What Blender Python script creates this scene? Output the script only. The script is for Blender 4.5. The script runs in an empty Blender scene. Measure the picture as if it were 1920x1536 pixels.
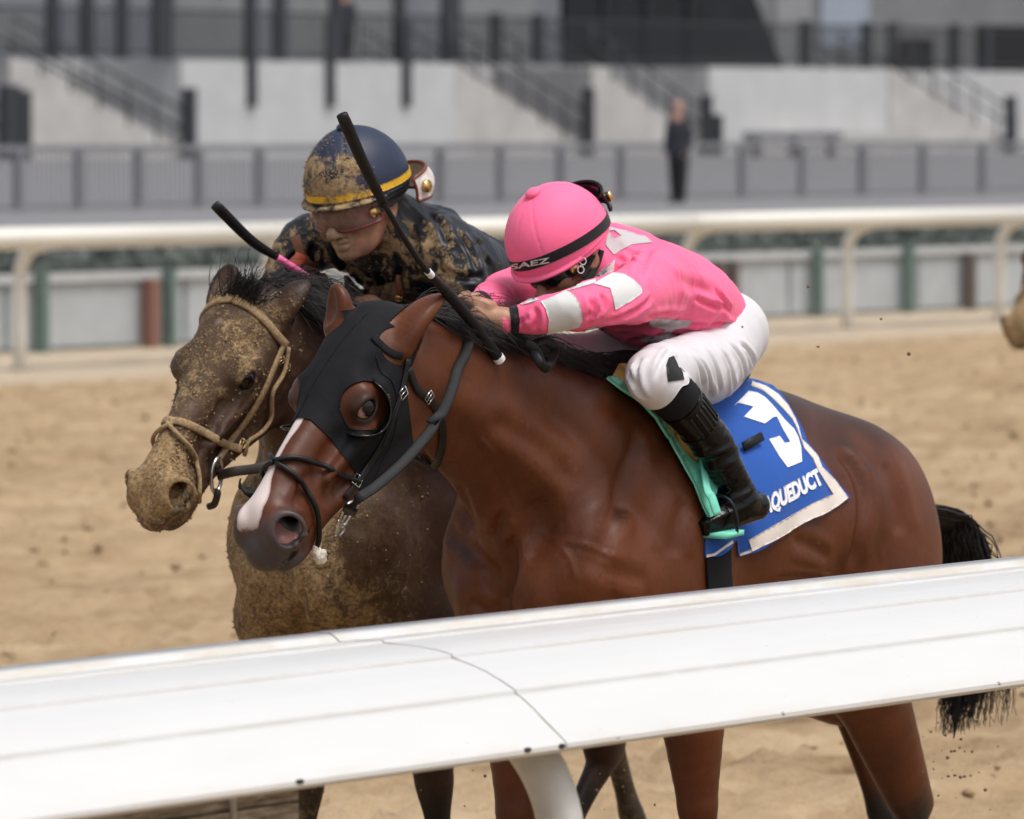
import bpy, math, random
import numpy as np
from mathutils import Vector, Matrix, geometry as mgeo
from mathutils.bvhtree import BVHTree

random.seed(7)
SC = bpy.context.scene
COL = SC.collection

# ------------------------------------------------------------------ camera, world, sun, exposure
FPX, CU, CV = 10667.0, 960.0, 768.0          # focal length and centre in photograph pixels (1920 wide)
CAM_H = 2.05
PITCH = math.atan(538.0 / FPX)
cam_d = bpy.data.cameras.new('camera')
cam = bpy.data.objects.new('camera', cam_d)
COL.objects.link(cam)
cam.location = (0, 0, CAM_H)
cam.rotation_euler = (math.pi / 2 - PITCH, 0, 0)
cam_d.sensor_fit = 'HORIZONTAL'
cam_d.sensor_width = 36.0
cam_d.lens = FPX / 1920.0 * 36.0
cam_d.clip_start = 0.5
cam_d.clip_end = 3000
cam_d.dof.use_dof = True
cam_d.dof.focus_distance = 12.4
cam_d.dof.aperture_fstop = 6.2
SC.camera = cam

SUN_EL, SUN_AZ = math.radians(66), math.radians(-40)   # azimuth: from +X towards +Y, where the sun stands
world = bpy.data.worlds.new('World')
SC.world = world
world.use_nodes = True
wn = world.node_tree
wn.nodes.clear()
w_out = wn.nodes.new('ShaderNodeOutputWorld')
w_bg = wn.nodes.new('ShaderNodeBackground')
w_sky = wn.nodes.new('ShaderNodeTexSky')
w_hsv = wn.nodes.new('ShaderNodeHueSaturation')
w_sky.sky_type = 'NISHITA'
w_sky.sun_disc = False
w_sky.sun_elevation = SUN_EL
w_sky.air_density = 1.0
w_sky.dust_density = 4.0
w_sky.ozone_density = 1.0
w_hsv.inputs['Saturation'].default_value = 0.35       # thin overcast: the blue is mostly veiled
wn.links.new(w_sky.outputs[0], w_hsv.inputs['Color'])
wn.links.new(w_hsv.outputs[0], w_bg.inputs[0])
wn.links.new(w_bg.outputs[0], w_out.inputs[0])
w_bg.inputs[1].default_value = 0.12
sun_d = bpy.data.lights.new('sun', 'SUN')
sun = bpy.data.objects.new('sun', sun_d)
COL.objects.link(sun)
sun_d.energy = 1.2
sun_d.angle = math.radians(24)
sun_d.color = (1.0, 0.96, 0.9)
SUN_DIR = Vector((math.cos(SUN_EL) * math.cos(SUN_AZ), math.cos(SUN_EL) * math.sin(SUN_AZ), math.sin(SUN_EL)))
sun.rotation_euler = (-SUN_DIR).to_track_quat('-Z', 'Y').to_euler()
w_sky.sun_rotation = math.atan2(SUN_DIR.x, SUN_DIR.y)
SC.view_settings.view_transform = 'Standard'
SC.view_settings.look = 'None'
SC.view_settings.gamma = 1.0
SC.view_settings.exposure = 0.60
SC.view_settings.use_curve_mapping = False
SC.cycles.max_bounces = 6
SC.cycles.use_denoising = True

# ------------------------------------------------------------------ projection helpers (photograph <-> place)
_fw = np.array([0, math.cos(PITCH), -math.sin(PITCH)])
_up = np.array([0, math.sin(PITCH), math.cos(PITCH)])
_rt = np.array([1.0, 0, 0])
CAMP = np.array([0, 0, CAM_H])
def ray(u, v):
    d = _fw + _rt * (u - CU) / FPX + _up * (CV - v) / FPX
    return d
def project(P):
    q = np.asarray(P, float) - CAMP
    zc = q @ _fw
    return np.stack([CU + FPX * (q @ _rt) / zc, CV - FPX * (q @ _up) / zc], -1)
def at_z(u, v, z):
    d = ray(u, v); return CAMP + d * ((z - CAM_H) / d[2])
def at_y(u, v, y):
    d = ray(u, v); return CAMP + d * (y / d[1])
TH = math.radians(38.4)                       # angle of the course to the line of sight
FWD = np.array([-math.sin(TH), -math.cos(TH), 0])
LEF = np.array([math.cos(TH), -math.sin(TH), 0])
ROTZ = math.atan2(FWD[1], FWD[0])
class Frame:
    """horse frame: x forward, y to the horse's left, z up"""
    def __init__(s, O): s.O = np.array(O, float)
    def px(s, u, v, l):                        # point of the ray through (u, v) on the plane y = l, in the frame
        d = ray(u, v)
        t = (l - (CAMP - s.O) @ LEF) / (d @ LEF)
        return s.loc(CAMP + d * t)
    def loc(s, P):
        q = np.asarray(P, float) - s.O
        return np.stack([q @ FWD, q @ LEF, q[..., 2]], -1)
    def w(s, p):
        p = np.asarray(p, float)
        return s.O + p[..., 0:1] * FWD + p[..., 1:2] * LEF + p[..., 2:3] * np.array([0, 0, 1.0])
    def uv(s, p): return project(s.w(p))
    def mat(s): return Matrix.Translation(Vector(s.O)) @ Matrix.Rotation(ROTZ, 4, 'Z')

# ------------------------------------------------------------------ signed-distance sculpting
def _v(a): return np.array(a, float)
def catmull(P, n):
    P = np.asarray(P, float)
    if len(P) < 3: 
        t = np.linspace(0, 1, n + 1)[:, None]; return P[0] * (1 - t) + P[1] * t
    Q = np.vstack([2 * P[0] - P[1], P, 2 * P[-1] - P[-2]])
    out = []
    for i in range(len(P) - 1):
        p0, p1, p2, p3 = Q[i:i + 4]
        for j in range(n):
            t = j / n
            out.append(0.5 * (2 * p1 + (p2 - p0) * t + (2 * p0 - 5 * p1 + 4 * p2 - p3) * t * t + (3 * p1 - p0 - 3 * p2 + p3) * t ** 3))
    out.append(P[-1])
    return np.array(out)
class SDF:
    def __init__(s): s.ops = []; s.M = None
    def T(s, p):
        p = _v(p)
        return p if s.M is None else s.M[:3, :3] @ p + s.M[:3, 3]
    def TR(s, R):
        R = np.eye(3) if R is None else np.asarray(R, float)
        return R if s.M is None else s.M[:3, :3] @ R
    def ell(s, c, r, R=None, k=.04, op='u'):
        c = s.T(c); R = s.TR(R); r = _v(r)
        ext = np.sqrt(((R * r) ** 2).sum(1))
        def f(X, Y, Z):
            x, y, z = X - c[0], Y - c[1], Z - c[2]
            a = (x * R[0, 0] + y * R[1, 0] + z * R[2, 0]) / r[0]
            b = (x * R[0, 1] + y * R[1, 1] + z * R[2, 1]) / r[1]
            d = (x * R[0, 2] + y * R[1, 2] + z * R[2, 2]) / r[2]
            k0 = np.sqrt(a * a + b * b + d * d)
            k1 = np.sqrt((a / r[0]) ** 2 + (b / r[1]) ** 2 + (d / r[2]) ** 2) + 1e-6
            return k0 * (k0 - 1) / k1
        s.ops.append((f, c - ext, c + ext, k, op))
    def chain(s, pts, rad, lat=None, w=(0, 1, 0), k=.04, op='u', n=4):
        """tapered tube through pts; lat = radii along direction w (flattened section)"""
        P = np.array([s.T(p) for p in pts]); rad = _v(rad)
        lat_ = rad if lat is None else _v(lat)
        W = s.TR(None) @ _v(w); W = W / np.linalg.norm(W)
        A = (catmull(np.hstack([P, rad[:, None], lat_[:, None]]), n) if len(P) > 2 else np.hstack([P, rad[:, None], lat_[:, None]])).astype(np.float32)
        flat = lat is not None
        R = np.maximum(A[:, 3], A[:, 4])
        def f(X, Y, Z):
            xs, ys, zs = X.ravel(), Y.ravel(), Z.ravel()
            D = np.full((len(xs), len(ys), len(zs)), .5, np.float32); mg = k + .03
            for i in range(len(A) - 1):
                a, b = A[i, :3], A[i + 1, :3]; ab = b - a; L2 = ab @ ab + 1e-12; rm = max(R[i], R[i + 1]) + mg
                sl = []
                for q_, c0, c1 in ((xs, a[0], b[0]), (ys, a[1], b[1]), (zs, a[2], b[2])):
                    sl.append(slice(np.searchsorted(q_, min(c0, c1) - rm), np.searchsorted(q_, max(c0, c1) + rm)))
                x, y, z = X[sl[0]] - a[0], Y[:, sl[1]] - a[1], Z[:, :, sl[2]] - a[2]
                if 0 in (x.size, y.size, z.size): continue
                t = np.clip((x * ab[0] + y * ab[1] + z * ab[2]) / L2, 0, 1)
                x = x - t * ab[0]; y = y - t * ab[1]; z = z - t * ab[2]
                r = A[i, 3] + t * (A[i + 1, 3] - A[i, 3])
                q = x * x + y * y + z * z
                if flat:
                    rl = A[i, 4] + t * (A[i + 1, 4] - A[i, 4])
                    ql = x * W[0] + y * W[1] + z * W[2]
                    q2 = q + ql * ql * ((r / rl) ** 2 - 1)
                    d = np.sqrt(q + 1e-12) * (1 - r / np.sqrt(q2 + 1e-12))
                    d = np.where(q2 < 1e-8, -np.minimum(r, rl), d)
                else:
                    d = np.sqrt(q) - r
                D[tuple(sl)] = np.minimum(D[tuple(sl)], d)
            return D
        s.ops.append((f, (A[:, :3] - R[:, None]).min(0), (A[:, :3] + R[:, None]).max(0), k, op))
    def field(s, lo, hi, h):
        lo = _v(lo); n = np.ceil((_v(hi) - lo) / h).astype(int) + 1
        D = np.full(n, .3, np.float32)
        ax = [(lo[i] + h * np.arange(n[i])).astype(np.float32) for i in range(3)]
        for f, a, b, k, op in s.ops:
            m = k + 4 * h + .01
            i0 = np.maximum(np.floor((a - m - lo) / h).astype(int), 0); i1 = np.minimum(np.ceil((b + m - lo) / h).astype(int) + 1, n)
            if (i1 <= i0).any(): continue
            sl = tuple(slice(i0[i], i1[i]) for i in range(3))
            X = ax[0][sl[0]][:, None, None]; Y = ax[1][sl[1]][None, :, None]; Z = ax[2][sl[2]][None, None, :]
            d = f(X, Y, Z).astype(np.float32); c = D[sl]
            if op == 'u':
                hh = np.maximum(k - np.abs(c - d), 0); D[sl] = np.minimum(c, d) - hh * hh / (4 * k)
            else:
                d = -d
                hh = np.maximum(k - np.abs(c - d), 0); D[sl] = np.maximum(c, d) + hh * hh / (4 * k)
        return D, lo
    def bounds(s):
        return np.min([o[1] for o in s.ops if o[4] == 'u'], 0) - .02, np.max([o[2] for o in s.ops if o[4] == 'u'], 0) + .02
    def mesh(s, h, lo=None, hi=None):
        l, u = s.bounds()
        lo = l if lo is None else np.maximum(lo, l); hi = u if hi is None else np.minimum(hi, u)
        D, lo = s.field(lo, hi, h)
        return surface_nets(D, lo, h)
def tri_sample(D, p):
    n = np.array(D.shape)
    p = np.clip(p, 0, n - 1.001); i = p.astype(int); f = p - i
    out = 0
    for dx in (0, 1):
        for dy in (0, 1):
            for dz in (0, 1):
                w = (f[:, 0] if dx else 1 - f[:, 0]) * (f[:, 1] if dy else 1 - f[:, 1]) * (f[:, 2] if dz else 1 - f[:, 2])
                out = out + w * D[i[:, 0] + dx, i[:, 1] + dy, i[:, 2] + dz]
    return out
def field_grad(D, p, e=.6):
    g = np.empty((len(p), 3))
    for a in range(3):
        o = np.zeros(3); o[a] = e
        g[:, a] = (tri_sample(D, p + o) - tri_sample(D, p - o)) / (2 * e)
    return g
def surface_nets(D, lo, h):
    """returns (verts, quads, normals)"""
    S = D < 0
    n = np.array(D.shape)
    cs = np.zeros(n - 1, np.int8)
    for dx in (0, 1):
        for dy in (0, 1):
            for dz in (0, 1):
                cs += S[dx:n[0] - 1 + dx, dy:n[1] - 1 + dy, dz:n[2] - 1 + dz]
    I = np.argwhere((cs > 0) & (cs < 8))
    idx = np.full(n - 1, -1, np.int32); idx[I[:, 0], I[:, 1], I[:, 2]] = np.arange(len(I))
    C = [(dx, dy, dz) for dx in (0, 1) for dy in (0, 1) for dz in (0, 1)]
    val = np.stack([D[I[:, 0] + c[0], I[:, 1] + c[1], I[:, 2] + c[2]] for c in C], 1)
    acc = np.zeros((len(I), 3)); cnt = np.zeros(len(I))
    for a in range(8):
        for b in range(a + 1, 8):
            if sum(abs(C[a][i] - C[b][i]) for i in range(3)) != 1: continue
            va, vb = val[:, a], val[:, b]; m = (va < 0) != (vb < 0)
            t = np.where(m, va / np.where(m, va - vb, 1), 0)
            pt = np.array(C[a])[None] + t[:, None] * (np.array(C[b]) - np.array(C[a]))[None]
            acc += np.where(m[:, None], pt, 0); cnt += m
    V = I + acc / cnt[:, None]
    Q = []
    for a in range(3):
        b, c = (a + 1) % 3, (a + 2) % 3
        sl0 = [slice(1, n[i] - 1) for i in range(3)]; sl0[a] = slice(0, n[a] - 1)
        sl1 = list(sl0); sl1[a] = slice(1, n[a])
        s0, s1 = S[tuple(sl0)], S[tuple(sl1)]
        E = np.argwhere(s0 != s1)
        if not len(E): continue
        inside = s0[E[:, 0], E[:, 1], E[:, 2]]
        off = np.ones(3, int); off[a] = 0
        E = E + off
        def cell(db, dc):
            e = E.copy(); e[:, b] -= db; e[:, c] -= dc
            return idx[e[:, 0], e[:, 1], e[:, 2]]
        q = np.stack([cell(1, 1), cell(0, 1), cell(0, 0), cell(1, 0)], 1)
        q[~inside] = q[~inside][:, ::-1]
        Q.append(q)
    Q = np.vstack(Q); Q = Q[(Q >= 0).all(1)]
    # relax then pull back on to the surface
    for it in range(3):
        m = np.zeros_like(V); c = np.zeros(len(V))
        for k in range(4):
            np.add.at(m, Q[:, k], V[Q[:, (k + 1) % 4]]); np.add.at(m, Q[:, k], V[Q[:, (k + 3) % 4]]); np.add.at(c, Q[:, k], 2)
        V = np.where(c[:, None] > 0, .5 * V + .5 * m / np.maximum(c, 1)[:, None], V)
        g = field_grad(D, V); d = tri_sample(D, V)
        st = (d / h)[:, None] * (g / h) / np.maximum(((g / h) ** 2).sum(1), .05)[:, None]
        V = V - np.clip(st, -.8, .8)
    g = field_grad(D, V, 1.0); g /= np.linalg.norm(g, axis=1)[:, None] + 1e-9
    return lo + V * h, Q, g
def quads_to_tris(Q): return np.vstack([Q[:, [0, 1, 2]], Q[:, [0, 2, 3]]])
def clip_mesh(V, T, g, attrs=()):
    """keep the part of the triangle mesh where g > 0, cut cleanly along g = 0"""
    pos = g > 0; c = pos[T].sum(1)
    keep = T[c == 3]
    A = [V, *attrs]; extra = [[] for _ in A]; base = len(V); cache = {}; new = []
    def cut(i, j):
        key = (i, j) if i < j else (j, i)
        if key in cache: return cache[key]
        t = g[i] / (g[i] - g[j])
        for e, a in zip(extra, A): e.append(a[i] * (1 - t) + a[j] * t)
        cache[key] = base + len(cache); return cache[key]
    for t in T[(c == 1) | (c == 2)]:
        p = pos[t]; k = int(p.sum())
        if k == 1:
            r = int(np.argmax(p)); i, j, l = t[r], t[(r + 1) % 3], t[(r + 2) % 3]
            new.append((i, cut(i, j), cut(i, l)))
        else:
            r = int(np.argmin(p)); i, j, l = t[r], t[(r + 1) % 3], t[(r + 2) % 3]
            a, b = cut(i, j), cut(i, l)
            new.append((a, j, l)); new.append((a, l, b))
    A = [np.concatenate([a, np.array(e).reshape((-1,) + a.shape[1:])]) if e else a for a, e in zip(A, extra)]
    T2 = np.vstack([keep, np.array(new, int).reshape(-1, 3)]) if new else keep
    u = np.unique(T2); m = np.full(len(A[0]), -1); m[u] = np.arange(len(u))
    return [A[0][u], m[T2]] + [a[u] for a in A[1:]]
def thicken(V, T, N, t):
    """shell of thickness t outwards along N, closed at its rim"""
    n = len(V)
    E = np.vstack([T[:, [0, 1]], T[:, [1, 2]], T[:, [2, 0]]])
    key = E.min(1).astype(np.int64) * n + E.max(1)
    u, first, cnt = np.unique(key, return_index=True, return_counts=True)
    B = E[first[cnt == 1]]
    rim = np.vstack([np.stack([B[:, 1], B[:, 0], B[:, 0] + n], 1), np.stack([B[:, 1], B[:, 0] + n, B[:, 1] + n], 1)]) if len(B) else np.zeros((0, 3), int)
    return np.vstack([V, V + N * np.asarray(t).reshape(-1, 1)]), np.vstack([T[:, ::-1], T + n, rim])

# ------------------------------------------------------------------ value noise for real relief
def _hash(i, j, k, s):
    h = (i * 374761393 + j * 668265263 + k * 2147483647 + s * 974634777) & 0xffffffff
    h = ((h ^ (h >> 13)) * 1274126177) & 0xffffffff
    return ((h ^ (h >> 16)) & 0xffff) / 65535.0
def noise3(p, scale=1.0, seed=0):
    q = np.asarray(p, float) * scale; i = np.floor(q).astype(np.int64); f = q - i; f = f * f * (3 - 2 * f); out = 0
    for dx in (0, 1):
        for dy in (0, 1):
            for dz in (0, 1):
                w = (f[:, 0] if dx else 1 - f[:, 0]) * (f[:, 1] if dy else 1 - f[:, 1]) * (f[:, 2] if dz else 1 - f[:, 2])
                out = out + w * _hash(i[:, 0] + dx, i[:, 1] + dy, i[:, 2] + dz, seed)
    return out
def fbm(p, scale, oct=4, seed=0):
    o = 0; a = 1; t = 0
    for k in range(oct): o = o + a * noise3(p, scale * 2 ** k, seed + k * 17); t += a; a *= .5
    return o / t
def sstep(a, b, x):
    t = np.clip((x - a) / (b - a), 0, 1); return t * t * (3 - 2 * t)

# ------------------------------------------------------------------ objects
def mesh_obj(name, V, F, mat, parent=None, smooth=True, normals=None, attrs=None, M=None):
    me = bpy.data.meshes.new(name)
    V = np.asarray(V, np.float32)
    if isinstance(F, np.ndarray):
        nl = F.shape[1]
        me.vertices.add(len(V)); me.vertices.foreach_set('co', V.ravel())
        me.loops.add(F.size); me.loops.foreach_set('vertex_index', F.astype(np.int32).ravel())
        me.polygons.add(len(F)); me.polygons.foreach_set('loop_start', np.arange(0, F.size, nl, dtype=np.int32))
        me.update(calc_edges=True)
    else:
        me.from_pydata([tuple(map(float, v)) for v in V], [], [tuple(int(i) for i in f) for f in F]); me.update()
    if smooth: me.polygons.foreach_set('use_smooth', np.ones(len(me.polygons), bool))
    for k, a in (attrs or {}).items():
        at = me.attributes.new(k, 'FLOAT', 'POINT'); at.data.foreach_set('value', np.asarray(a, np.float32))
    if mat is not None:
        for m in (mat if isinstance(mat, (list, tuple)) else [mat]): me.materials.append(m)
    me.validate(clean_customdata=False)
    if normals is not None and len(me.vertices) == len(V):
        me.normals_split_custom_set_from_vertices(np.asarray(normals, float).tolist())
    o = bpy.data.objects.new(name, me); COL.objects.link(o)
    if parent is not None: o.parent = parent
    if M is not None: o.matrix_local = M
    return o
def tag(o, label, cat, group=None):
    o['label'] = label; o['category'] = cat
    if group: o['group'] = group
    return o
def empty(name, loc=(0, 0, 0), rz=0.0, label=None, cat=None, group=None):
    o = bpy.data.objects.new(name, None); COL.objects.link(o); o.empty_display_size = .2
    o.location = Vector(loc); o.rotation_euler = (0, 0, rz)
    if label: tag(o, label, cat, group)
    return o
def copy_tree(o, parent=None):
    c = o.copy(); COL.objects.link(c); c.parent = parent
    for ch in list(o.children): copy_tree(ch, c)
    return c
def merge(*ms):
    Vs, Fs, n = [], [], 0
    for V, F in ms: Vs.append(np.asarray(V, float)); Fs.extend([[i + n for i in f] for f in F]); n += len(V)
    return np.vstack(Vs), Fs
def box(x0, x1, y0, y1, z0, z1, b=0.0):
    V = np.array([(x, y, z) for x in (x0, x1) for y in (y0, y1) for z in (z0, z1)], float)
    return V, [(0, 1, 3, 2), (4, 6, 7, 5), (0, 4, 5, 1), (2, 3, 7, 6), (0, 2, 6, 4), (1, 5, 7, 3)]
def tube(P, r, n=8, cap=True, flat=1.0, upv=None, smooth_n=0):
    """swept round (or flattened) section through P; r may vary"""
    P = np.asarray(P, float)
    r = np.broadcast_to(np.asarray(r, float), (len(P),)).astype(float)
    if smooth_n: 
        A = catmull(np.hstack([P, r[:, None]]), smooth_n); P, r = A[:, :3], A[:, 3]
    T = np.gradient(P, axis=0); T /= np.linalg.norm(T, axis=1)[:, None] + 1e-12
    ref = _v(upv) if upv is not None else np.array([0, 0, 1.0]) if abs(T[0, 2]) < .9 else np.array([1.0, 0, 0])
    V = []; u = ref
    for i in range(len(P)):
        u = (ref if upv is not None else u) ; u = u - T[i] * (u @ T[i]); u /= np.linalg.norm(u) + 1e-12; w = np.cross(T[i], u)
        for j in range(n):
            a = 2 * math.pi * j / n
            V.append(P[i] + r[i] * (math.cos(a) * u * flat + math.sin(a) * w))
    F = []
    for i in range(len(P) - 1):
        for j in range(n):
            F.append((i * n + j, i * n + (j + 1) % n, (i + 1) * n + (j + 1) % n, (i + 1) * n + j))
    if cap: F.append(tuple(range(n))[::-1]); F.append(tuple(range((len(P) - 1) * n, len(P) * n)))
    return np.array(V), F
def ribbon(P, N, w, t, edge=.25):
    """leather strap: flat section of width w, thickness t through P with surface normals N (rounded edges)"""
    P = np.asarray(P, float); N = np.asarray(N, float)
    w = np.broadcast_to(np.asarray(w, float), (len(P),))
    T = np.gradient(P, axis=0); T /= np.linalg.norm(T, axis=1)[:, None] + 1e-12
    V = []
    sec = [(-.5, 0), (-.5 , .55), (-.4, 1), (.4, 1), (.5, .55), (.5, 0)]
    for i in range(len(P)):
        nn = N[i] - T[i] * (N[i] @ T[i]); nn /= np.linalg.norm(nn) + 1e-12; s = np.cross(T[i], nn)
        for a, b in sec: V.append(P[i] + s * a * w[i] + nn * b * t)
    m = len(sec); F = []
    for i in range(len(P) - 1):
        for j in range(m):
            F.append((i * m + j, (i + 1) * m + j, (i + 1) * m + (j + 1) % m, i * m + (j + 1) % m))
    F.append(tuple(range(m))); F.append(tuple(range((len(P) - 1) * m, len(P) * m))[::-1])
    return np.array(V), F
class Surf:
    """something to lay straps, patches and seams on: BVH in the frame of a horse"""
    def __init__(s, fr, *meshes):
        V, T, n = [], [], 0
        for v, t in meshes:
            v = np.asarray(v); t = np.asarray(t)
            if t.shape[1] == 4: t = quads_to_tris(t)
            V.append(v); T.append(t + n); n += len(v)
        V = np.vstack(V); T = np.vstack(T)
        s.fr = fr; s.bvh = BVHTree.FromPolygons(V.tolist(), T.tolist())
    def hit(s, u, v, l=None):
        """first surface point seen along the ray through (u, v), in the frame; falls back to the plane y = l"""
        o = s.fr.loc(CAMP); d = ray(u, v); d = np.array([d @ FWD, d @ LEF, d[2]]); d /= np.linalg.norm(d)
        p, nrm, i, dist = s.bvh.ray_cast(Vector(o), Vector(d))
        if p is None:
            if l is None:
                for du in range(2, 60, 3):
                    for sx, sy in ((du, 0), (-du, 0), (0, du), (0, -du)):
                        dd = ray(u + sx, v + sy); dd = np.array([dd @ FWD, dd @ LEF, dd[2]]); dd /= np.linalg.norm(dd)
                        p, nrm, i, dist = s.bvh.ray_cast(Vector(o), Vector(dd))
                        if p is not None: return np.array(p), np.array(nrm)
                l = 0
            q = s.fr.px(u, v, l); p, nrm, i, dist = s.bvh.find_nearest(Vector(q)); return np.array(q), np.array(nrm)
        return np.array(p), np.array(nrm)
    def near(s, q):
        p, nrm, i, dist = s.bvh.find_nearest(Vector(q)); return np.array(p), np.array(nrm)
    def strap(s, uv, w, t, off=.001, n=6, snap=True):
        U = catmull(np.asarray(uv, float), n); P, N = [], []
        for a in U:
            p, q = s.hit(a[0], a[1]); P.append(p + q * off); N.append(q)
        return ribbon(smooth_path(P, 2), smooth_path(N, 2), w, t)
    def lay(s, pts, w, t, off=.001, n=6):
        P, N = [], []
        for q in catmull(np.asarray(pts, float), n):
            p, nn = s.near(q); P.append(p + nn * off); N.append(nn)
        return ribbon(smooth_path(P, 2), smooth_path(N, 2), w, t)
    def patch(s, poly, step=6, off=.002, t=.0015, holes=(), uvmap=None):
        """cloth or paint patch cut to the polygon (photo pixels) and laid on the surface"""
        poly = dens(poly, step); pts = [tuple(p) for p in poly]; edges = [(i, (i + 1) % len(pts)) for i in range(len(pts))]
        for hpoly in holes:
            hp_ = dens(hpoly, step); b = len(pts); pts += [tuple(p) for p in hp_]; edges += [(b + i, b + (i + 1) % len(hp_)) for i in range(len(hp_))]
        A = np.array(pts); lo, hi = A.min(0), A.max(0)
        for y in np.arange(lo[1], hi[1], step):
            for x in np.arange(lo[0], hi[0], step):
                if inpoly((x, y), poly) and not any(inpoly((x, y), q) for q in holes): pts.append((x, y))
        vs, es, fs, *_ = mgeo.delaunay_2d_cdt([Vector(p) for p in pts], edges, [], 0, 1e-4)
        V2 = np.array([tuple(v) for v in vs]); F = []
        for f in fs:
            c = V2[list(f)].mean(0)
            if inpoly(c, poly) and not any(inpoly(c, q) for q in holes): F.append(f[:3])
        P, N = [], []
        for a in V2:
            p, q = s.hit(*(uvmap(a) if uvmap else a)); P.append(p + q * off); N.append(q)
        P = np.array(P); N = np.array(N)
        T = np.array(F)
        c = np.cross(P[T[:, 1]] - P[T[:, 0]], P[T[:, 2]] - P[T[:, 0]])
        fl = (c * N[T[:, 0]]).sum(1) < 0
        T[fl] = T[fl][:, ::-1]
        return thicken(P, T, N, t)
def smooth_path(P, it):
    P = np.array(P, float)
    for _ in range(it): P[1:-1] = .5 * P[1:-1] + .25 * (P[:-2] + P[2:])
    return P
def dens(poly, step):
    out = []
    for i in range(len(poly)):
        a, b = np.array(poly[i], float), np.array(poly[(i + 1) % len(poly)], float); m = max(1, int(np.linalg.norm(b - a) / step))
        for j in range(m): out.append(tuple(a + (b - a) * j / m))
    return out
def inpoly(p, poly):
    x, y = p; c = False; j = len(poly) - 1
    for i in range(len(poly)):
        xi, yi = poly[i]; xj, yj = poly[j]
        if (yi > y) != (yj > y) and x < (xj - xi) * (y - yi) / (yj - yi) + xi: c = not c
        j = i
    return c

def uvball(c, r, R=None, nu=20, nv=12, sq=(1, 1, 1)):
    V = []; F = []
    for i in range(nv + 1):
        ph = math.pi * i / nv
        for j in range(nu):
            th = 2 * math.pi * j / nu; V.append((math.sin(ph) * math.cos(th) * sq[0], math.sin(ph) * math.sin(th) * sq[1], math.cos(ph) * sq[2]))
    for i in range(nv):
        for j in range(nu): F.append((i * nu + j, (i + 1) * nu + j, (i + 1) * nu + (j + 1) % nu, i * nu + (j + 1) % nu))
    V = np.array(V) * r
    if R is not None: V = V @ np.asarray(R).T
    return V + _v(c), F
def torus(c, R3, r0, r1, nu=24, nv=8, a0=0, a1=2 * math.pi, sx=1.0, sy=1.0):
    A = np.linspace(a0, a1, nu + 1); P = np.array([_v(c) + R3[:, 0] * r0 * sx * math.cos(a) + R3[:, 1] * r0 * sy * math.sin(a) for a in A])
    return tube(P, r1, nv, upv=R3[:, 2])

# ------------------------------------------------------------------ materials
class NT:
    def __init__(s, name, rough=.6, spec=.5, **kw):
        s.m = bpy.data.materials.new(name); s.m.use_nodes = True; s.t = s.m.node_tree
        s.b = s.t.nodes['Principled BSDF']; s.b.inputs['Roughness'].default_value = rough; s.b.inputs['Specular IOR Level'].default_value = spec
        for k, v in kw.items(): s.b.inputs[k.replace('_', ' ')].default_value = v
        s.co = None
    def n(s, typ, **kw):
        nd = s.t.nodes.new('ShaderNode' + typ)
        for k, v in kw.items(): setattr(nd, k, v)
        return nd
    def coord(s, scale=(1, 1, 1)):
        if s.co is None: s.co = s.n('TexCoord')
        if scale == (1, 1, 1): return s.co.outputs['Object']
        m = s.n('Mapping'); m.inputs['Scale'].default_value = scale; s.t.links.new(s.co.outputs['Object'], m.inputs[0]); return m.outputs[0]
    def noise(s, sc, detail=4, rough=.55, stretch=(1, 1, 1), dist=0):
        nd = s.n('TexNoise'); nd.inputs['Scale'].default_value = sc; nd.inputs['Detail'].default_value = detail
        nd.inputs['Roughness'].default_value = rough; nd.inputs['Distortion'].default_value = dist
        s.t.links.new(s.coord(stretch), nd.inputs['Vector']); return nd.outputs['Fac']
    def ramp(s, f, stops, mode='LINEAR'):
        r = s.n('ValToRGB'); r.color_ramp.interpolation = mode
        e = r.color_ramp.elements
        for i, (p, c) in enumerate(stops):
            if i >= 2: e.new(p)
            e[i].position = p
        for i, (p, c) in enumerate(stops): e[i].color = c if len(c) == 4 else (*c, 1)
        s.t.links.new(f, r.inputs[0]); return r.outputs[0]
    def mix(s, f, a, b, blend='MIX'):
        m = s.n('Mix', data_type='RGBA', blend_type=blend)
        for sock, x in ((m.inputs[0], f), (m.inputs[6], a), (m.inputs[7], b)):
            if isinstance(x, (int, float)): sock.default_value = x
            elif isinstance(x, tuple): sock.default_value = x if len(x) == 4 else (*x, 1)
            else: s.t.links.new(x, sock)
        return m.outputs[2]
    def math(s, op, a, b=0.0, clamp=False):
        m = s.n('Math', operation=op, use_clamp=clamp)
        for sock, x in zip(m.inputs, (a, b)):
            if isinstance(x, (int, float)): sock.default_value = x
            else: s.t.links.new(x, sock)
        return m.outputs[0]
    def attr(s, name):
        a = s.n('Attribute'); a.attribute_name = name; return a.outputs['Fac']
    def smooth(s, x, a, b):
        m = s.n('MapRange', interpolation_type='SMOOTHSTEP'); s.t.links.new(x, m.inputs[0]); m.inputs[1].default_value = a; m.inputs[2].default_value = b; return m.outputs[0]
    def set(s, key, x):
        i = s.b.inputs[key]
        if isinstance(x, (int, float)): i.default_value = x
        elif isinstance(x, tuple): i.default_value = x if len(x) == 4 else (*x, 1)
        else: s.t.links.new(x, i)
        return s
    def bump(s, h, strength=.3, dist=.01):
        b = s.n('Bump'); b.inputs['Strength'].default_value = strength; b.inputs['Distance'].default_value = dist
        s.t.links.new(h, b.inputs['Height']); s.t.links.new(b.outputs[0], s.b.inputs['Normal']); return s
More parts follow.
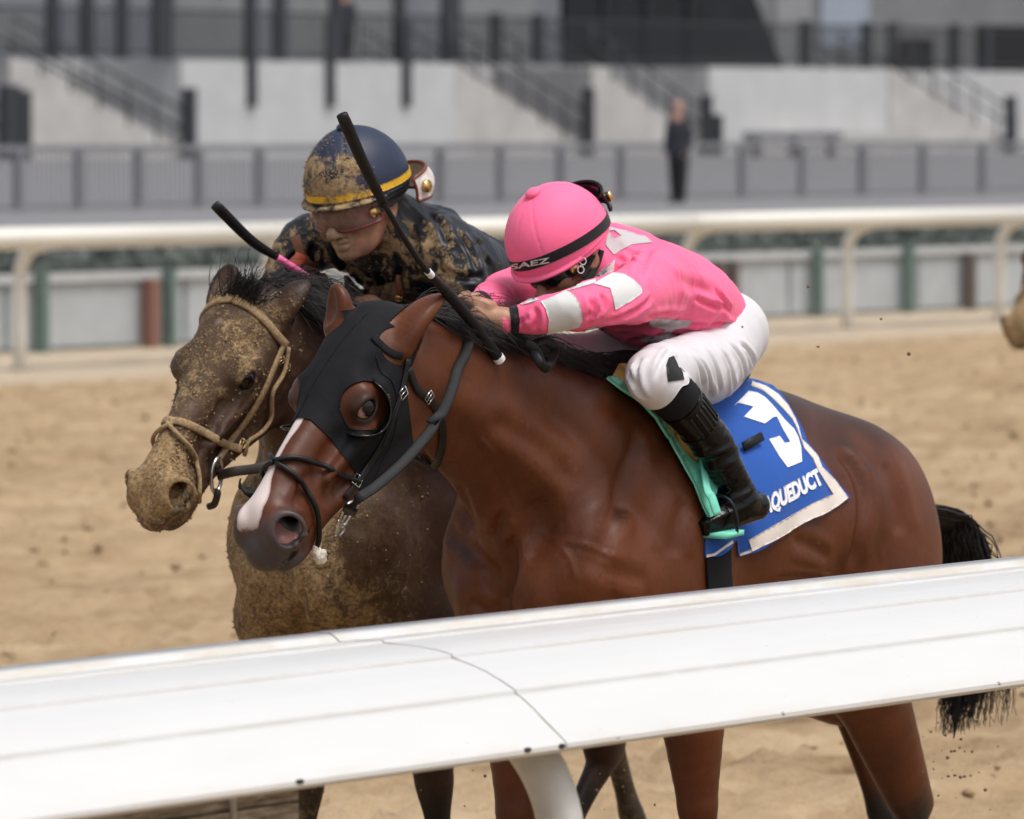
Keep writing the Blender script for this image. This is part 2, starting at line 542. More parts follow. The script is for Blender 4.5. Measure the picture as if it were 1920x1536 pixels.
def simple(name, col, rough=.6, var=.15, sc=20, bump=0.0, bsc=80, bd=.004, **kw):
    t = NT(name, rough, **kw)
    f = t.noise(sc, 4)
    c2 = tuple(min(1, x * (1 + var)) for x in col); c1 = tuple(x * (1 - var) for x in col)
    t.set('Base Color', t.ramp(f, [(.3, c1), (.7, c2)]))
    if bump: t.bump(t.noise(bsc, 3), bump, bd)
    return t.m
# ------------------------------------------------------------------ the place: track, rails, fences, stand
MAT = {}
P0 = at_y(1140, 690, 13.33)
TR = Frame((P0[0], P0[1], 0))                 # track frame: x along the course (towards the camera side), y across, z up
TM = TR.mat()
def at_a(u, v, a):                            # point of the ray on the plane x = a of the track frame
    d = ray(u, v); t = (a - (CAMP - TR.O) @ FWD) / (d @ FWD); return TR.loc(CAMP + d * t)
def structure(o): o['kind'] = 'structure'; return o
def tobj(name, VF, mat, parent=None, smooth=False): 
    return mesh_obj(name, VF[0], VF[1], mat, parent, smooth)
# sand
t = NT('harrowed_sand', .92, .2)
n1, n2, n3 = t.noise(1.1, 6, .62), t.noise(9, 6, .7), t.noise(.22, 4, .55, (1, 1, 1))
st = t.noise(1.6, 5, .6, (.35, 2.2, 1))
f = t.math('ADD', t.math('ADD', t.math('MULTIPLY', n1, .35), t.math('MULTIPLY', n2, .25)), t.math('ADD', t.math('MULTIPLY', n3, .2), t.math('MULTIPLY', st, .35)))
c = t.ramp(f, [(.40, (.145, .088, .044)), (.49, (.30, .203, .113)), (.58, (.415, .295, .174)), (.72, (.54, .405, .262))])
t.set('Base Color', t.mix(t.attr('pale'), c, (.50, .41, .305))); t.bump(t.math('ADD', t.math('MULTIPLY', n2, .8), t.noise(40, 4, .7)), .8, .03); MAT['sand'] = t.m
MAT['apron'] = simple('grey_asphalt', (.175, .172, .180), .9, .12, 3, .3, 60, .004)
MAT['grass'] = simple('dull_turf', (.055, .075, .05), .95, .35, 8, .6, 40, .02)
def grid(a0, a1, l0, l1, step, zf):
    A, L_ = np.arange(a0, a1, step), np.arange(l0, l1, step); X, Y = np.meshgrid(A, L_, indexing='ij'); V = np.stack([X.ravel(), Y.ravel(), np.zeros(X.size)], 1)
    V[:, 2], pale = zf(V); n_, m = len(A), len(L_); i = np.arange((n_ - 1) * (m - 1)); r, c_ = i // (m - 1), i % (m - 1); b = r * m + c_
    return V, np.stack([b, b + m, b + m + 1, b + 1], 1), pale
hr = np.random.RandomState(5); hoofs = np.stack([hr.uniform(-45, 8, 2600), hr.uniform(-22, 3, 2600)], 1)
def sand_z(V):
    p = V.copy(); p[:, 2] = 0; near_rail = sstep(-21.5, -24, V[:, 1])
    z = (fbm(p, .9, 3, 1) - .5) * .06 + (fbm(p * np.array([.5, 2.2, 1]), 2.0, 3, 7) - .5) * .10 + (fbm(p, 6, 2, 3) - .5) * .11
    z = z * (1 - .75 * near_rail)
    return z - .015, near_rail
V, Q, pale = grid(-58, 16, -25.6, 8, .085, sand_z)
# hoof prints pressed into the sand
ix = ((hoofs[:, 0] + 58) / .085).astype(int); iy = ((hoofs[:, 1] + 25.6) / .085).astype(int); m_ = len(np.arange(-25.6, 8, .085))
for dx in (-1, 0, 1):
    for dy in (-1, 0, 1):
        id_ = np.clip((ix + dx) * m_ + iy + dy, 0, len(V) - 1); V[id_, 2] += -.055 if dx == 0 and dy == 0 else (-.030 if dx == 0 or dy == 0 else .022)
tr_o = structure(mesh_obj('dirt_track', V, Q, MAT['sand'], attrs=dict(pale=pale), M=TM))
# loose clods lying on the track
ncl = 9000; cx = hr.uniform(-46, 8, ncl); cy = hr.uniform(-22.5, 2.5, ncl); cr = .010 + .030 * hr.rand(ncl) ** 3
ci = np.clip(((cx + 58) / .085).astype(int) * m_ + ((cy + 25.6) / .085).astype(int), 0, len(V) - 1); cz_ = V[ci, 2] + cr * .3
o8 = np.array([(1, 0, 0), (-1, 0, 0), (0, 1, 0), (0, -1, 0), (0, 0, .8), (0, 0, -.8)], float); f8 = np.array([(0, 2, 4), (2, 1, 4), (1, 3, 4), (3, 0, 4), (2, 0, 5), (1, 2, 5), (3, 1, 5), (0, 3, 5)])
Vc = (np.stack([cx, cy, cz_], 1)[:, None, :] + o8[None] * cr[:, None, None] * hr.uniform(.6, 1.4, (ncl, 6, 1))).reshape(-1, 3); Fc = (f8[None] + 6 * np.arange(ncl)[:, None, None]).reshape(-1, 3)
o = mesh_obj('sand_clods', Vc, Fc, MAT['sand'], tr_o, False, attrs=dict(pale=np.zeros(len(Vc)))); o['kind'] = 'stuff'
# wide ground under and beyond everything, to the horizon
big = np.array([(-1500, -1500, -.12), (1500, -1500, -.12), (1500, 1500, -.12), (-1500, 1500, -.12)], float)
structure(mesh_obj('ground', big, [(0, 1, 2, 3)], MAT['sand'], smooth=False, M=TM))
structure(mesh_obj('turf_strip', np.array([(-160, -40.5, -.02), (60, -40.5, -.02), (60, -27.3, -.02), (-160, -27.3, -.02)], float), [(0, 1, 2, 3)], MAT['grass'], smooth=False, M=TM))
o = structure(mesh_obj('verge', np.array([(-160, -27.3, -.012), (60, -27.3, -.012), (60, -25.3, -.012), (-160, -25.3, -.012)], float), [(0, 1, 2, 3)], MAT['sand'], smooth=False, attrs=dict(pale=np.ones(4)), M=TM))
# viewing apron rising to the stand
ap = np.array([(-260, -40, -.1), (120, -40, -.1), (120, -40, .47), (-260, -40, .47), (120, -80, 1.22), (-260, -80, 1.22), (120, -400, 1.22), (-260, -400, 1.22)], float)
structure(mesh_obj('viewing_apron', ap, [(0, 1, 2, 3), (3, 2, 4, 5), (5, 4, 6, 7)], MAT['apron'], smooth=False, M=TM))

# --- near safety rail: curved white cover panels on goose-neck posts
def white_plastic(name, col, var=.04, dirt=True):
    t = NT(name, .35, .4)
    n1 = t.noise(2.5, 4, .6, (1, 4, 4)); c = t.ramp(n1, [(.3, tuple(x * (1 - var) for x in col)), (.7, col)])
    if dirt:
        d1 = t.smooth(t.noise(38, 5, .75, (1.2, 2, 2)), .64, .72); d2 = t.smooth(t.noise(7, 3, .6), .45, .62)
        c = t.mix(t.math('MULTIPLY', t.math('MULTIPLY', d1, d2), .75), c, (.30, .19, .10))
        c = t.mix(t.math('MULTIPLY', t.attr('film'), t.smooth(t.noise(6, 5, .65, (1, 3, 3)), .35, .7)), c, (.50, .43, .33))
        c = t.mix(t.math('MULTIPLY', t.attr('ledge'), t.smooth(t.noise(14, 4, .6), .1, .45)), c, (.24, .24, .25))
    t.set('Base Color', c); t.bump(t.noise(5, 3), .06, .02); return t.m
MAT['rail'] = white_plastic('white_rail_plastic', (.60, .60, .595)); MAT['railfar'] = white_plastic('cream_rail_paint', (.74, .72, .66), .06, False)
prof = [(1.292, 1.060), (1.288, 1.100), (1.296, 1.107), (1.340, 1.109), (1.352, 1.104), (1.366, 1.094), (1.405, 1.099), (1.468, 1.1025), (1.472, 1.0985), (1.52, 1.0975), (1.56, 1.096), (1.60, 1.092), (1.631, 1.0865), (1.634, 1.0805), (1.645, 1.078), (1.68, 1.0695), (1.711, 1.060), (1.75, 1.044), (1.777, 1.031), (1.780, 1.0245), (1.79, 1.020), (1.82, 1.000), (1.845, .981), (1.872, .961), (1.889, .948), (1.896, .942), (1.8965, .934), (1.889, .927), (1.872, .930)]
inner = [(1.868, .934), (1.880, .940), (1.84, .972), (1.77, 1.018), (1.70, 1.052), (1.62, 1.076), (1.50, 1.090), (1.37, 1.088), (1.30, 1.085), (1.298, 1.060)]
PR = np.array(prof + inner)
filmv = np.interp(np.arange(len(PR)), [0, 3, 5, 8, 10, 28, 40], [.2, .5, .75, .35, .05, .0, 0]); filmv[11:14] = .05; filmv[24:29] = .25
filmv[12] = .10; filmv[13] = .45; filmv[18] = .08; filmv[19] = .40
ledgev = np.zeros(len(PR)); ledgev[1:4] = 1.0; ledgev[13] = .28; ledgev[19] = .28; ledgev[8] = .15  # step risers tinted darker as well, to mark the groove lines
near_rail = empty('safety_rail', TR.w(_v((2.598, 1.6, 0))), ROTZ, 'broad white curved-top safety rail across the foreground', 'rail')
def NR(o): return o
MN = near_rail.matrix_basis.inverted() @ TM if False else None
off_nr = np.array([2.598, 1.6, 0])
joint = 2.335
for k_ in range(-4, 3):
    a0, a1 = 2.598 + joint * k_ + .0009, 2.598 + joint * (k_ + 1) - .0009
    S_ = np.linspace(a0, a1, 8); Vp = []; 
    for s_ in S_:
        sag = .0
        for l_, z_ in PR: Vp.append((s_, l_ + (.0015 if k_ % 2 else 0), z_ + (.0012 if k_ % 2 else 0)))
    n_ = len(PR); F_ = [(i * n_ + j, i * n_ + (j + 1) % n_, (i + 1) * n_ + (j + 1) % n_, (i + 1) * n_ + j) for i in range(7) for j in range(n_)]
    F_ += [tuple(range(n_))[::-1], tuple(range(7 * n_, 8 * n_))]
    o = mesh_obj('cover_panel', np.array(Vp) - off_nr, F_, MAT['rail'], near_rail, False, attrs=dict(film=np.tile(filmv, 8), ledge=np.tile(ledgev, 8)))
    # thin grey gasket seen in the joint
    if -3 <= k_ <= 2:
        q = np.array([(2.598 + joint * k_, l_, z_ - .0035) for l_, z_ in prof[6:]]); V_, F_ = tube(smooth_path(q, 3) - off_nr + np.array([0, 0, .0022]), .0026, 6); mesh_obj('joint_gasket', V_, F_, simple('grey_gasket', (.27, .245, .20), .8) if k_ == -3 else bpy.data.materials['grey_gasket'], near_rail)
for (u_, v_) in ((565, 1449), (992, 1404), (1160, 1385), (1470, 1337), (1875, 1279), (1056, 1400)):
    d_ = ray(u_, v_); t_ = (1.899 - (CAMP - TR.O) @ LEF) / (d_ @ LEF); p = TR.loc(CAMP + d_ * t_); p[1] = 1.895
    p[2] = min(p[2], .940); V_, F_ = uvball(p - off_nr, .006, None, 10, 6, (2.2, .5, .9)); mesh_obj('clip', V_, F_, MAT['rubber'] if 'rubber' in MAT else simple('black_clip', (.02, .02, .02), .6), near_rail)
MAT['galv'] = simple('scuffed_white_pipe', (.54, .53, .50), .4, .12, 12, .1, 60, .003)
ap_ = at_a(1042, 1536, 2.52)
def goose(a, base_l, top_l, z0, z1, r_, bend, dirn=-1):
    P = [(a, base_l, z0), (a, base_l, z1 - bend * 1.25)]
    for q in np.linspace(0, 1, 7): 
        th = q * math.pi / 2 * .95; P.append((a, base_l + dirn * bend * (1 - math.cos(th)) , z1 - bend * 1.15 + bend * math.sin(th)))
    P.append((a, top_l, z1)); return np.array(P, float)
for k_ in range(-2, 2):
    Pp = goose(2.50 + joint * 2 * k_, ap_[1], 1.62, -.3, 1.03, .046, .26)
    V_, F_ = tube(catmull(Pp, 3) - off_nr, .043, 18); mesh_obj('post', V_, F_, MAT['galv'], near_rail)
# weathered board under the rail
wood = NT('weathered_white_wood', .9, .2)
g1 = wood.noise(9, 6, .7, (1.5, 12, 12)); cw = wood.ramp(g1, [(.32, (.13, .10, .075)), (.5, (.33, .29, .25)), (.68, (.56, .53, .50))])
wood.set('Base Color', wood.mix(wood.smooth(wood.noise(24, 3), .68, .74), cw, (.22, .08, .03))); wood.bump(g1, .6, .01); MAT['wood'] = wood.m
e0 = at_a(535, 1498, 2.98)
bd = empty('wooden_board', TR.w(_v((3.4, e0[1], e0[2] - .3))), ROTZ, 'weathered whitish wooden board under the foreground rail', 'board')
bx = lambda q, o: (q[0] - o, q[1])
ob = np.array([3.4, e0[1], e0[2] - .3])
for z0, z1, dl in ((-.30, -.155, 0), (-.15, -.004, .006)):
    V_, F_ = box(2.98, 5.6, e0[1] - .02 + dl, e0[1] + .025 + dl, e0[2] + z0, e0[2] + z1); mesh_obj('plank', V_ - ob, F_, MAT['wood'], bd, False)
V_, F_ = box(2.97, 5.6, e0[1] - .045, e0[1] + .022, e0[2] - .002, e0[2] + .016); mesh_obj('cap_strip', V_ - ob, F_, MAT['wood'], bd, False)
for a_ in (3.16, 4.2):
    V_, F_ = tube([(a_, e0[1] + .03, e0[2] - .3), (a_, e0[1] + .036, e0[2] + .04)], .006, 8); mesh_obj('wire_tie', V_ - ob, F_, MAT['galv'], bd)

# --- far rail
fr_root = empty('far_rail', TR.w(_v((-33, -24.6, 0))), ROTZ, 'white outer rail on curved posts across the far side of the track', 'rail'); ofr = np.array([-33, -24.6, 0])
pf = np.array([(-24.32, 1.00), (-24.20, 1.02), (-24.14, 1.08), (-24.15, 1.14), (-24.20, 1.175), (-24.34, 1.185), (-24.46, 1.16), (-24.46, 1.12), (-24.36, 1.06)])
for k_ in range(-14, 6):
    a0, a1 = -33 + 6 * k_ + .01, -33 + 6 * (k_ + 1) - .01; Vp = [(s_, l_, z_) for s_ in (a0, a1) for l_, z_ in pf]; n_ = len(pf)
    F_ = [(j, (j + 1) % n_, n_ + (j + 1) % n_, n_ + j) for j in range(n_)] + [tuple(range(n_))[::-1], tuple(range(n_, 2 * n_))]
    mesh_obj('rail_cover', np.array(Vp) - ofr, F_, MAT['railfar'], fr_root)
posts_u = [(22, 690), (385, 664), (1310, 630), (1610, 615), (1858, 600)]
pa = [TR.loc(at_z(u_, v_, 0))[0] for u_, v_ in posts_u]
sp = np.mean(np.diff(sorted(pa))[:2]) if False else 2.45
pa_all = sorted(pa + [pa[1] - 2.6, pa[1] - 5.0] + [pa[0] + 2.6 * i for i in range(1, 8)] + [pa[-1] - 2.6 * i for i in range(1, 14)])
for a_ in pa_all:
    Pp = goose(a_, -24.62, -24.30, -.1, 1.07, .05, .27, 1); V_, F_ = tube(catmull(Pp, 2) - ofr, .058, 12); mesh_obj('post', V_, F_, MAT['railfar'], fr_root)

# --- low panel fence behind the far rail, hedge behind it
MAT['panel'] = simple('pale_grey_fence_panel', (.38, .40, .415), .8, .08, 4); MAT['greenpost'] = simple('green_post_paint', (.13, .185, .165), .8); MAT['rust'] = simple('rust_brown_post', (.22, .11, .08), .85); MAT['brownpost'] = simple('dark_brown_post', (.12, .10, .09), .85); MAT['cream'] = simple('pale_rail_paint', (.42, .43, .43), .7)
pfn = empty('panel_fence', TR.w(_v((-36, -27, 0))), ROTZ, 'low grey panel fence with green posts behind the far rail', 'fence'); opf = np.array([-36, -27, 0])
for k_ in range(-24, 14):
    V_, F_ = box(-36 + 2.4 * k_ + .03, -36 + 2.4 * (k_ + 1) - .03, -27.02, -26.98, .03, .60); mesh_obj('panel', V_ - opf, F_, MAT['panel'], pfn, False)
V_, F_ = box(-94, -2, -27.04, -26.93, .61, .69); mesh_obj('top_board', V_ - opf, F_, MAT['cream'], pfn, False)
for u_, mt_ in ((80, 'greenpost'), (320, 'greenpost'), (285, 'rust'), (1350, 'brownpost'), (1375, 'brownpost'), (1535, 'greenpost'), (1705, 'greenpost'), (1820, 'brownpost'), (560, 'greenpost'), (800, 'greenpost'), (1060, 'greenpost'), (-170, 'greenpost'), (2060, 'greenpost')):
    q = TR.px(u_, 560, -26.85); w_ = .038 if mt_ == 'greenpost' else .05; V_, F_ = box(q[0] - w_, q[0] + w_, -26.92, -26.80, -.02, .70 if mt_ == 'greenpost' else .62); mesh_obj('post', V_ - opf, F_, MAT[mt_], pfn, False)
# clipped hedge: many small leaves on a box core
hd_root = empty('hedge', TR.w(_v((-40, -31, 0))), ROTZ, 'low dark green clipped hedge behind the panel fence', 'hedge')
MAT['leaf'] = simple('hedge_leaf', (.095, .108, .095), .7, .4, 6)
r_ = np.random.RandomState(2); n_ = 26000; c_ = np.stack([r_.uniform(-60, 46, n_), r_.uniform(-.6, .6, n_), .30 + .52 * r_.rand(n_) ** .6 + .06 * np.sin(np.arange(n_))], 1)
t1 = r_.normal(size=(n_, 3)); t1 /= np.linalg.norm(t1, axis=1)[:, None]; t2 = np.cross(t1, r_.normal(size=(n_, 3))); t2 /= np.linalg.norm(t2, axis=1)[:, None]
Vl = np.stack([c_ - t1 * .07, c_ + t2 * .04, c_ + t1 * .07, c_ - t2 * .04], 1).reshape(-1, 3); Ql = np.arange(4 * n_).reshape(-1, 4)
o = mesh_obj('foliage', Vl, Ql, MAT['leaf'], hd_root, False)
V_, F_ = box(-60, 46, -.5, .5, -.05, .68); mesh_obj('branch_mass', V_, F_, MAT['leaf'], hd_root, False)

# --- apron fence: dark posts with a top rail and wire infill
MAT['iron'] = simple('dark_iron_paint', (.028, .030, .036), .6); MAT['conc'] = simple('pale_concrete', (.475, .475, .475), .9, .07, 1.2, .2, 30, .01); MAT['beige'] = simple('stained_concrete', (.425, .412, .395), .9, .15, 1.0, .2, 30, .01); MAT['steps'] = simple('grey_step_concrete', (.36, .35, .35), .9, .1, 2)
MAT['apiron'] = simple('grey_galvanised_fence', (.19, .193, .205), .8)
apf = empty('apron_fence', TR.w(_v((-70, -52, .6))), ROTZ, 'dark post and wire fence along the edge of the viewing apron', 'fence'); oap = np.array([-70, -52, .6])
a_of = lambda u_, l_: TR.px(u_, 330, l_)[0]
aL, aR = a_of(-1900, -52), a_of(3600, -52)
for u_ in range(35 - 113 * 17, 3600, 113):
    a_ = a_of(u_, -52); V_, F_ = box(a_ - .06, a_ + .06, -52.06, -51.94, .3, 1.62); mesh_obj('post', V_ - oap, F_, MAT['apiron'], apf, False)
for z_ in (1.60, .74):
    V_, F_ = box(min(aL, aR), max(aL, aR), -52.03, -51.97, z_, z_ + (.10 if z_ > 1 else .05)); mesh_obj('rail', V_ - oap, F_, MAT['apiron'], apf, False)
Vw, Fw, nw = [], [], 0
for a_ in np.arange(min(aL, aR), max(aL, aR), .11):
    V_, F_ = box(a_ - .008, a_ + .008, -52.008, -51.992, .7, 1.6); Vw.append(V_); Fw += [[i + nw for i in f_] for f_ in F_]; nw += 8
o = mesh_obj('wire_infill', np.vstack(Vw) - oap, Fw, MAT['apiron'], apf, False); o['kind'] = 'stuff'

# --- grandstand: terrace wall with stairs, black railings, building behind
LW = -80.0
ZB, ZT = 1.22, 3.52
aW = lambda u_, l_=LW: TR.px(u_, 200, l_)[0]
gs = empty('grandstand', TR.w(_v((-110, LW, ZB))), ROTZ, 'pale concrete grandstand terrace with stairs and dark glazed building above', 'grandstand'); ogs = np.array([-110, LW, ZB])
def gbox(name, a0, a1, l0, l1, z0, z1, mat, par=gs): 
    V_, F_ = box(min(a0, a1), max(a0, a1), min(l0, l1), max(l0, l1), z0, z1); return mesh_obj(name, V_ - ogs, F_, mat, par, False)
gbox('terrace_slab', aW(-400), aW(2400), LW - 3.2, LW - 40, ZB, ZT, MAT['conc'])
for k_, (u0, u1) in enumerate(((340, 850), (1330, 1665))): gbox('terrace_wall', aW(u0), aW(u1), LW, LW - 3.2, ZB, ZT - .02, MAT['conc'])
gbox('wall_plinth', aW(1395), aW(1668), LW + .05, LW + .6, ZB, ZB + .55, MAT['beige'])
def stairs(u0, u1, sgn):
    """flight running along the wall face, with solid stringer"""
    a0, a1 = aW(u0), aW(u1); n_ = 13
    for i in range(n_):
        x0 = a0 + (a1 - a0) * i / n_; x1 = a0 + (a1 - a0) * (i + 1) / n_; gbox('step', x0, x1, LW - .1, LW - 3.15, ZB, ZT - (ZT - ZB) * (i + .5) / n_, MAT['steps'])
    Vs_ = np.array([(a0, LW, ZB), (a1, LW, ZB), (a1, LW, ZB + .25), (a0, LW, ZT + .05), (a0, LW - .1, ZB), (a1, LW - .1, ZB), (a1, LW - .1, ZB + .25), (a0, LW - .1, ZT + .05)], float)
    mesh_obj('stringer', Vs_ - ogs, [(0, 1, 2, 3), (7, 6, 5, 4), (0, 4, 5, 1), (1, 5, 6, 2), (2, 6, 7, 3), (3, 7, 4, 0)], MAT['beige'], gs, False)
    for off_l in (LW + .02, LW - 1.6, LW - 3.0):
        for h_ in (.45, .9): 
            V_, F_ = tube([(a0, off_l, ZT + h_), (a1, off_l, ZB + .2 + h_)], .035, 6); mesh_obj('handrail', V_ - ogs, F_, MAT['iron'], gs)
        for q in np.linspace(0, 1, 7):
            V_, F_ = tube([(a0 + (a1 - a0) * q, off_l, ZB + (ZT - ZB) * (1 - q)), (a0 + (a1 - a0) * q, off_l, ZB + (ZT - ZB) * (1 - q) + 1.0)], .03, 6); mesh_obj('baluster', V_ - ogs, F_, MAT['iron'], gs)
stairs(20, 345, 1); stairs(850, 1095, 1); stairs(1110, 1325, 1); stairs(1668, 1905, 1); stairs(-320, 10, 1)
for u_, v0, v1, w_ in ((18, 160, 292, .26), (45, 170, 290, .15), (355, 165, 300, .16), (1103, 165, 292, .15), (1325, 178, 292, .14), (1345, 215, 290, .12), (1895, 180, 290, .15)):
    z1 = TR.px(u_, v0, LW + .2)[2]; a_ = aW(u_, LW + .2); gbox('newel_post', a_ - w_, a_ + w_, LW + .1, LW + .3, ZB, z1, MAT['iron'])
for u_, v1 in ((475, 200), (622, 200), (765, 200)):
    z0 = TR.px(u_, v1, LW + .1)[2]; a_ = aW(u_, LW + .1); gbox('dark_wall_upright', a_ - .13, a_ + .13, LW + .01, LW + .12, z0, ZT + 1.0, MAT['iron'])  # dark uprights on the wall face, from below its top edge upwards
# terrace railing
rl = empty('terrace_railing', TR.w(_v((-110, LW - .3, ZT))), ROTZ, 'black iron railing along the grandstand terrace', 'railing'); orl = np.array([-110, LW - .3, ZT])
a0, a1 = aW(-200), aW(2100)
for z_ in (.08, 1.08):
    V_, F_ = box(min(a0, a1), max(a0, a1), LW - .33, LW - .27, ZT + z_, ZT + z_ + .07); mesh_obj('rail', V_ - orl, F_, MAT['iron'], rl, False)
Vw, Fw, nw = [], [], 0
for a_ in np.arange(min(a0, a1), max(a0, a1), .14):
    V_, F_ = box(a_ - .014, a_ + .014, LW - .314, LW - .286, ZT + .1, ZT + 1.1); Vw.append(V_); Fw += [[i + nw for i in f_] for f_ in F_]; nw += 8
o = mesh_obj('baluster_row', np.vstack(Vw) - orl, Fw, MAT['iron'], rl, False); o['kind'] = 'stuff'
for u_ in (100, 165, 230, 305, 470, 525, 630, 750, 845, 930, 1010, 1510, 1625, 1675, 1790, 1850):
    a_ = aW(u_, LW - .3); w_ = .30 if u_ in (305, 845) else .16; V_, F_ = box(a_ - w_, a_ + w_, LW - .40, LW - .22, ZT, ZT + (2.9 if u_ < 900 else 1.25)); mesh_obj('post', V_ - orl, F_, MAT['iron'], rl, False)
# building behind the terrace
LB = LW - 14; aB = lambda u_: TR.px(u_, 60, LB)[0]
MAT['facade'] = simple('blue_grey_facade', (.30, .31, .335), .8, .1, .6); MAT['glass'] = simple('dark_tinted_glass', (.022, .026, .036), .12, .3, .5); MAT['facade2'] = simple('grey_facade', (.36, .36, .36), .8, .1, .6); MAT['brightpane'] = simple('pale_blue_window', (.56, .62, .72), .15, .05, 1)
gbox('facade', aB(-500), aB(1050), LB, LB - 8, ZT, ZT + 12, MAT['facade']); gbox('facade', aB(1050), aB(2500), LB - .6, LB - 8, ZT, ZT + 12, MAT['facade2'])
z_ = lambda v_: TR.px(960, v_, LB)[2]
V_ = np.array([(aB(1060), LB, ZT), (aB(1475), LB, ZT), (aB(1385), LB, ZT + 3.6), (aB(1060), LB, ZT + 3.6)], float); V_ = np.vstack([V_, V_ - np.array([0, .5, 0])]); mesh_obj('dark_glazing', V_ - ogs, [(0, 1, 2, 3), (7, 6, 5, 4), (0, 4, 5, 1), (1, 5, 6, 2), (2, 6, 7, 3), (3, 7, 4, 0)], MAT['glass'], gs, False)
for u_ in (1130, 1210, 1290): gbox('mullion', aB(u_) - .08, aB(u_) + .08, LB + .01, LB + .1, ZT, ZT + 3.5, MAT['iron'])
gbox('window', aB(1565), aB(1655), LB - .55, LB - .7 + .2, ZT + .9, ZT + 3.5, MAT['brightpane'])
gbox('window_wall', aB(1480), aB(1545), LB - .5, LB - .62, ZT, ZT + 3.5, MAT['conc'])
for u0, u1, h0, h1 in ((-60, 70, .4, 1.4), (330, 460, .2, 2.2), (545, 615, .3, 2.4), (660, 740, .3, 2.0), (870, 1000, .2, 2.6), (1700, 1780, .2, 1.2), (1860, 1990, .2, 1.7)): gbox('window', aB(u0), aB(u1), LB + .02 - (.6 if u0 > 1050 else 0), LB - .1 - (.6 if u0 > 1050 else 0), ZT + h0, ZT + h1, MAT['glass'] if u0 > 1600 else MAT['facade2'])
gbox('roof_slab', aB(-500), aB(2500), LB + 9, LB - 9, ZT + 12, ZT + 12.6, MAT['conc'])
# bench-like barrier by the wall
bn = empty('barrier', TR.w(_v((aW(1500, LW + 3), LW + 3, 1.15))), ROTZ, 'grey barrier rail on stands before the right-hand wall', 'barrier'); obn = np.array([aW(1500, LW + 3), LW + 3, 1.15])
b0, b1 = aW(1400, LW + 3), aW(1575, LW + 3); V_, F_ = box(min(b0, b1), max(b0, b1), LW + 2.9, LW + 3.1, 1.62, 1.82); mesh_obj('beam', V_ - obn, F_, simple('grey_barrier', (.16, .16, .17), .7), bn, False)
for q in (.1, .5, .9): V_, F_ = box(b0 + (b1 - b0) * q - .07, b0 + (b1 - b0) * q + .07, LW + 2.9, LW + 3.1, 1.15, 1.62); mesh_obj('leg', V_ - obn, F_, MAT['brownpost'], bn, False)

# --- man standing on the apron
def bystander(u_, vf, vh, name_label, l_, skin, top, legs_):
    ft = TR.px(u_, vf, l_); hd_ = TR.px(u_, vh, l_); h_ = hd_[2] - ft[2]
    root = empty('person', TR.w(ft), ROTZ, name_label, 'person'); s_ = h_ / 1.78
    def grp(nm, fn, mat):
        S_ = SDF(); fn(S_); V_, Q_, N_ = S_.mesh(.022); mesh_obj(nm, V_ * s_, Q_, mat, root, normals=N_)
    def body(S_):
        S_.ell((0, 0, 1.67), (.095, .078, .115)); S_.chain([(0, 0, 1.6), (0, 0, 1.45)], [.06, .07]); S_.chain([(0, 0, 1.45), (0, 0, 1.0)], [.12, .11], [.16, .13])
        for sg in (1, -1):
            S_.chain([(0, .17 * sg, 1.42), (-.02, .22 * sg, 1.14), (.06, .18 * sg, .92), (.08, .17 * sg, .84)], [.05, .045, .035, .035]); S_.chain([(0, .09 * sg, .95), (.02 * sg, .11 * sg, .5), (.05 * sg, .12 * sg, .08), (.12 + .05 * sg, .12 * sg, .04)], [.08, .06, .045, .04])
    def coat(S_):
        S_.chain([(0, 0, 1.48), (0, 0, 1.3), (0, 0, 1.1), (0, 0, .88)], [.10, .15, .145, .15], [.15, .215, .19, .2])
        for sg in (1, -1): S_.chain([(0, .17 * sg, 1.42), (-.02, .24 * sg, 1.14), (.06, .19 * sg, .92)], [.075, .068, .058])
    def trs(S_):
        for sg in (1, -1): S_.chain([(0, .085 * sg, .95), (.02 * sg, .11 * sg, .5), (.05 * sg, .12 * sg, .10)], [.115, .088, .07]); S_.chain([(.03 + .05 * sg, .12 * sg, .05), (.16 + .05 * sg, .12 * sg, .035)], [.05, .04])
    grp('body', body, skin); grp('jacket', coat, top); grp('trousers', trs, legs_)
bystander(1272, 383, 190, 'man in dark jacket and black trousers standing on the grey apron', -50.6, simple('bystander_skin', (.40, .22, .16), .6), simple('navy_jacket', (.028, .032, .042), .8), simple('black_trousers', (.012, .012, .016), .8))
bystander(650, 120, -20, 'dark-clothed person behind the terrace railing at the top edge', LW - 1.2, bpy.data.materials['bystander_skin'], bpy.data.materials['navy_jacket'], bpy.data.materials['black_trousers'])
# ------------------------------------------------------------------ the two horses: frames
def frame_at(u, v, y, zoff):
    P = at_y(u, v, y)
    return Frame((P[0], P[1], P[2] - zoff))
BAY = frame_at(1140, 690, 13.33, 0.0); WZ = BAY.O[2]; BAY.O[2] = 0      # withers of the bay
MUD = Frame(BAY.O + LEF * -0.90 + FWD * -0.27)

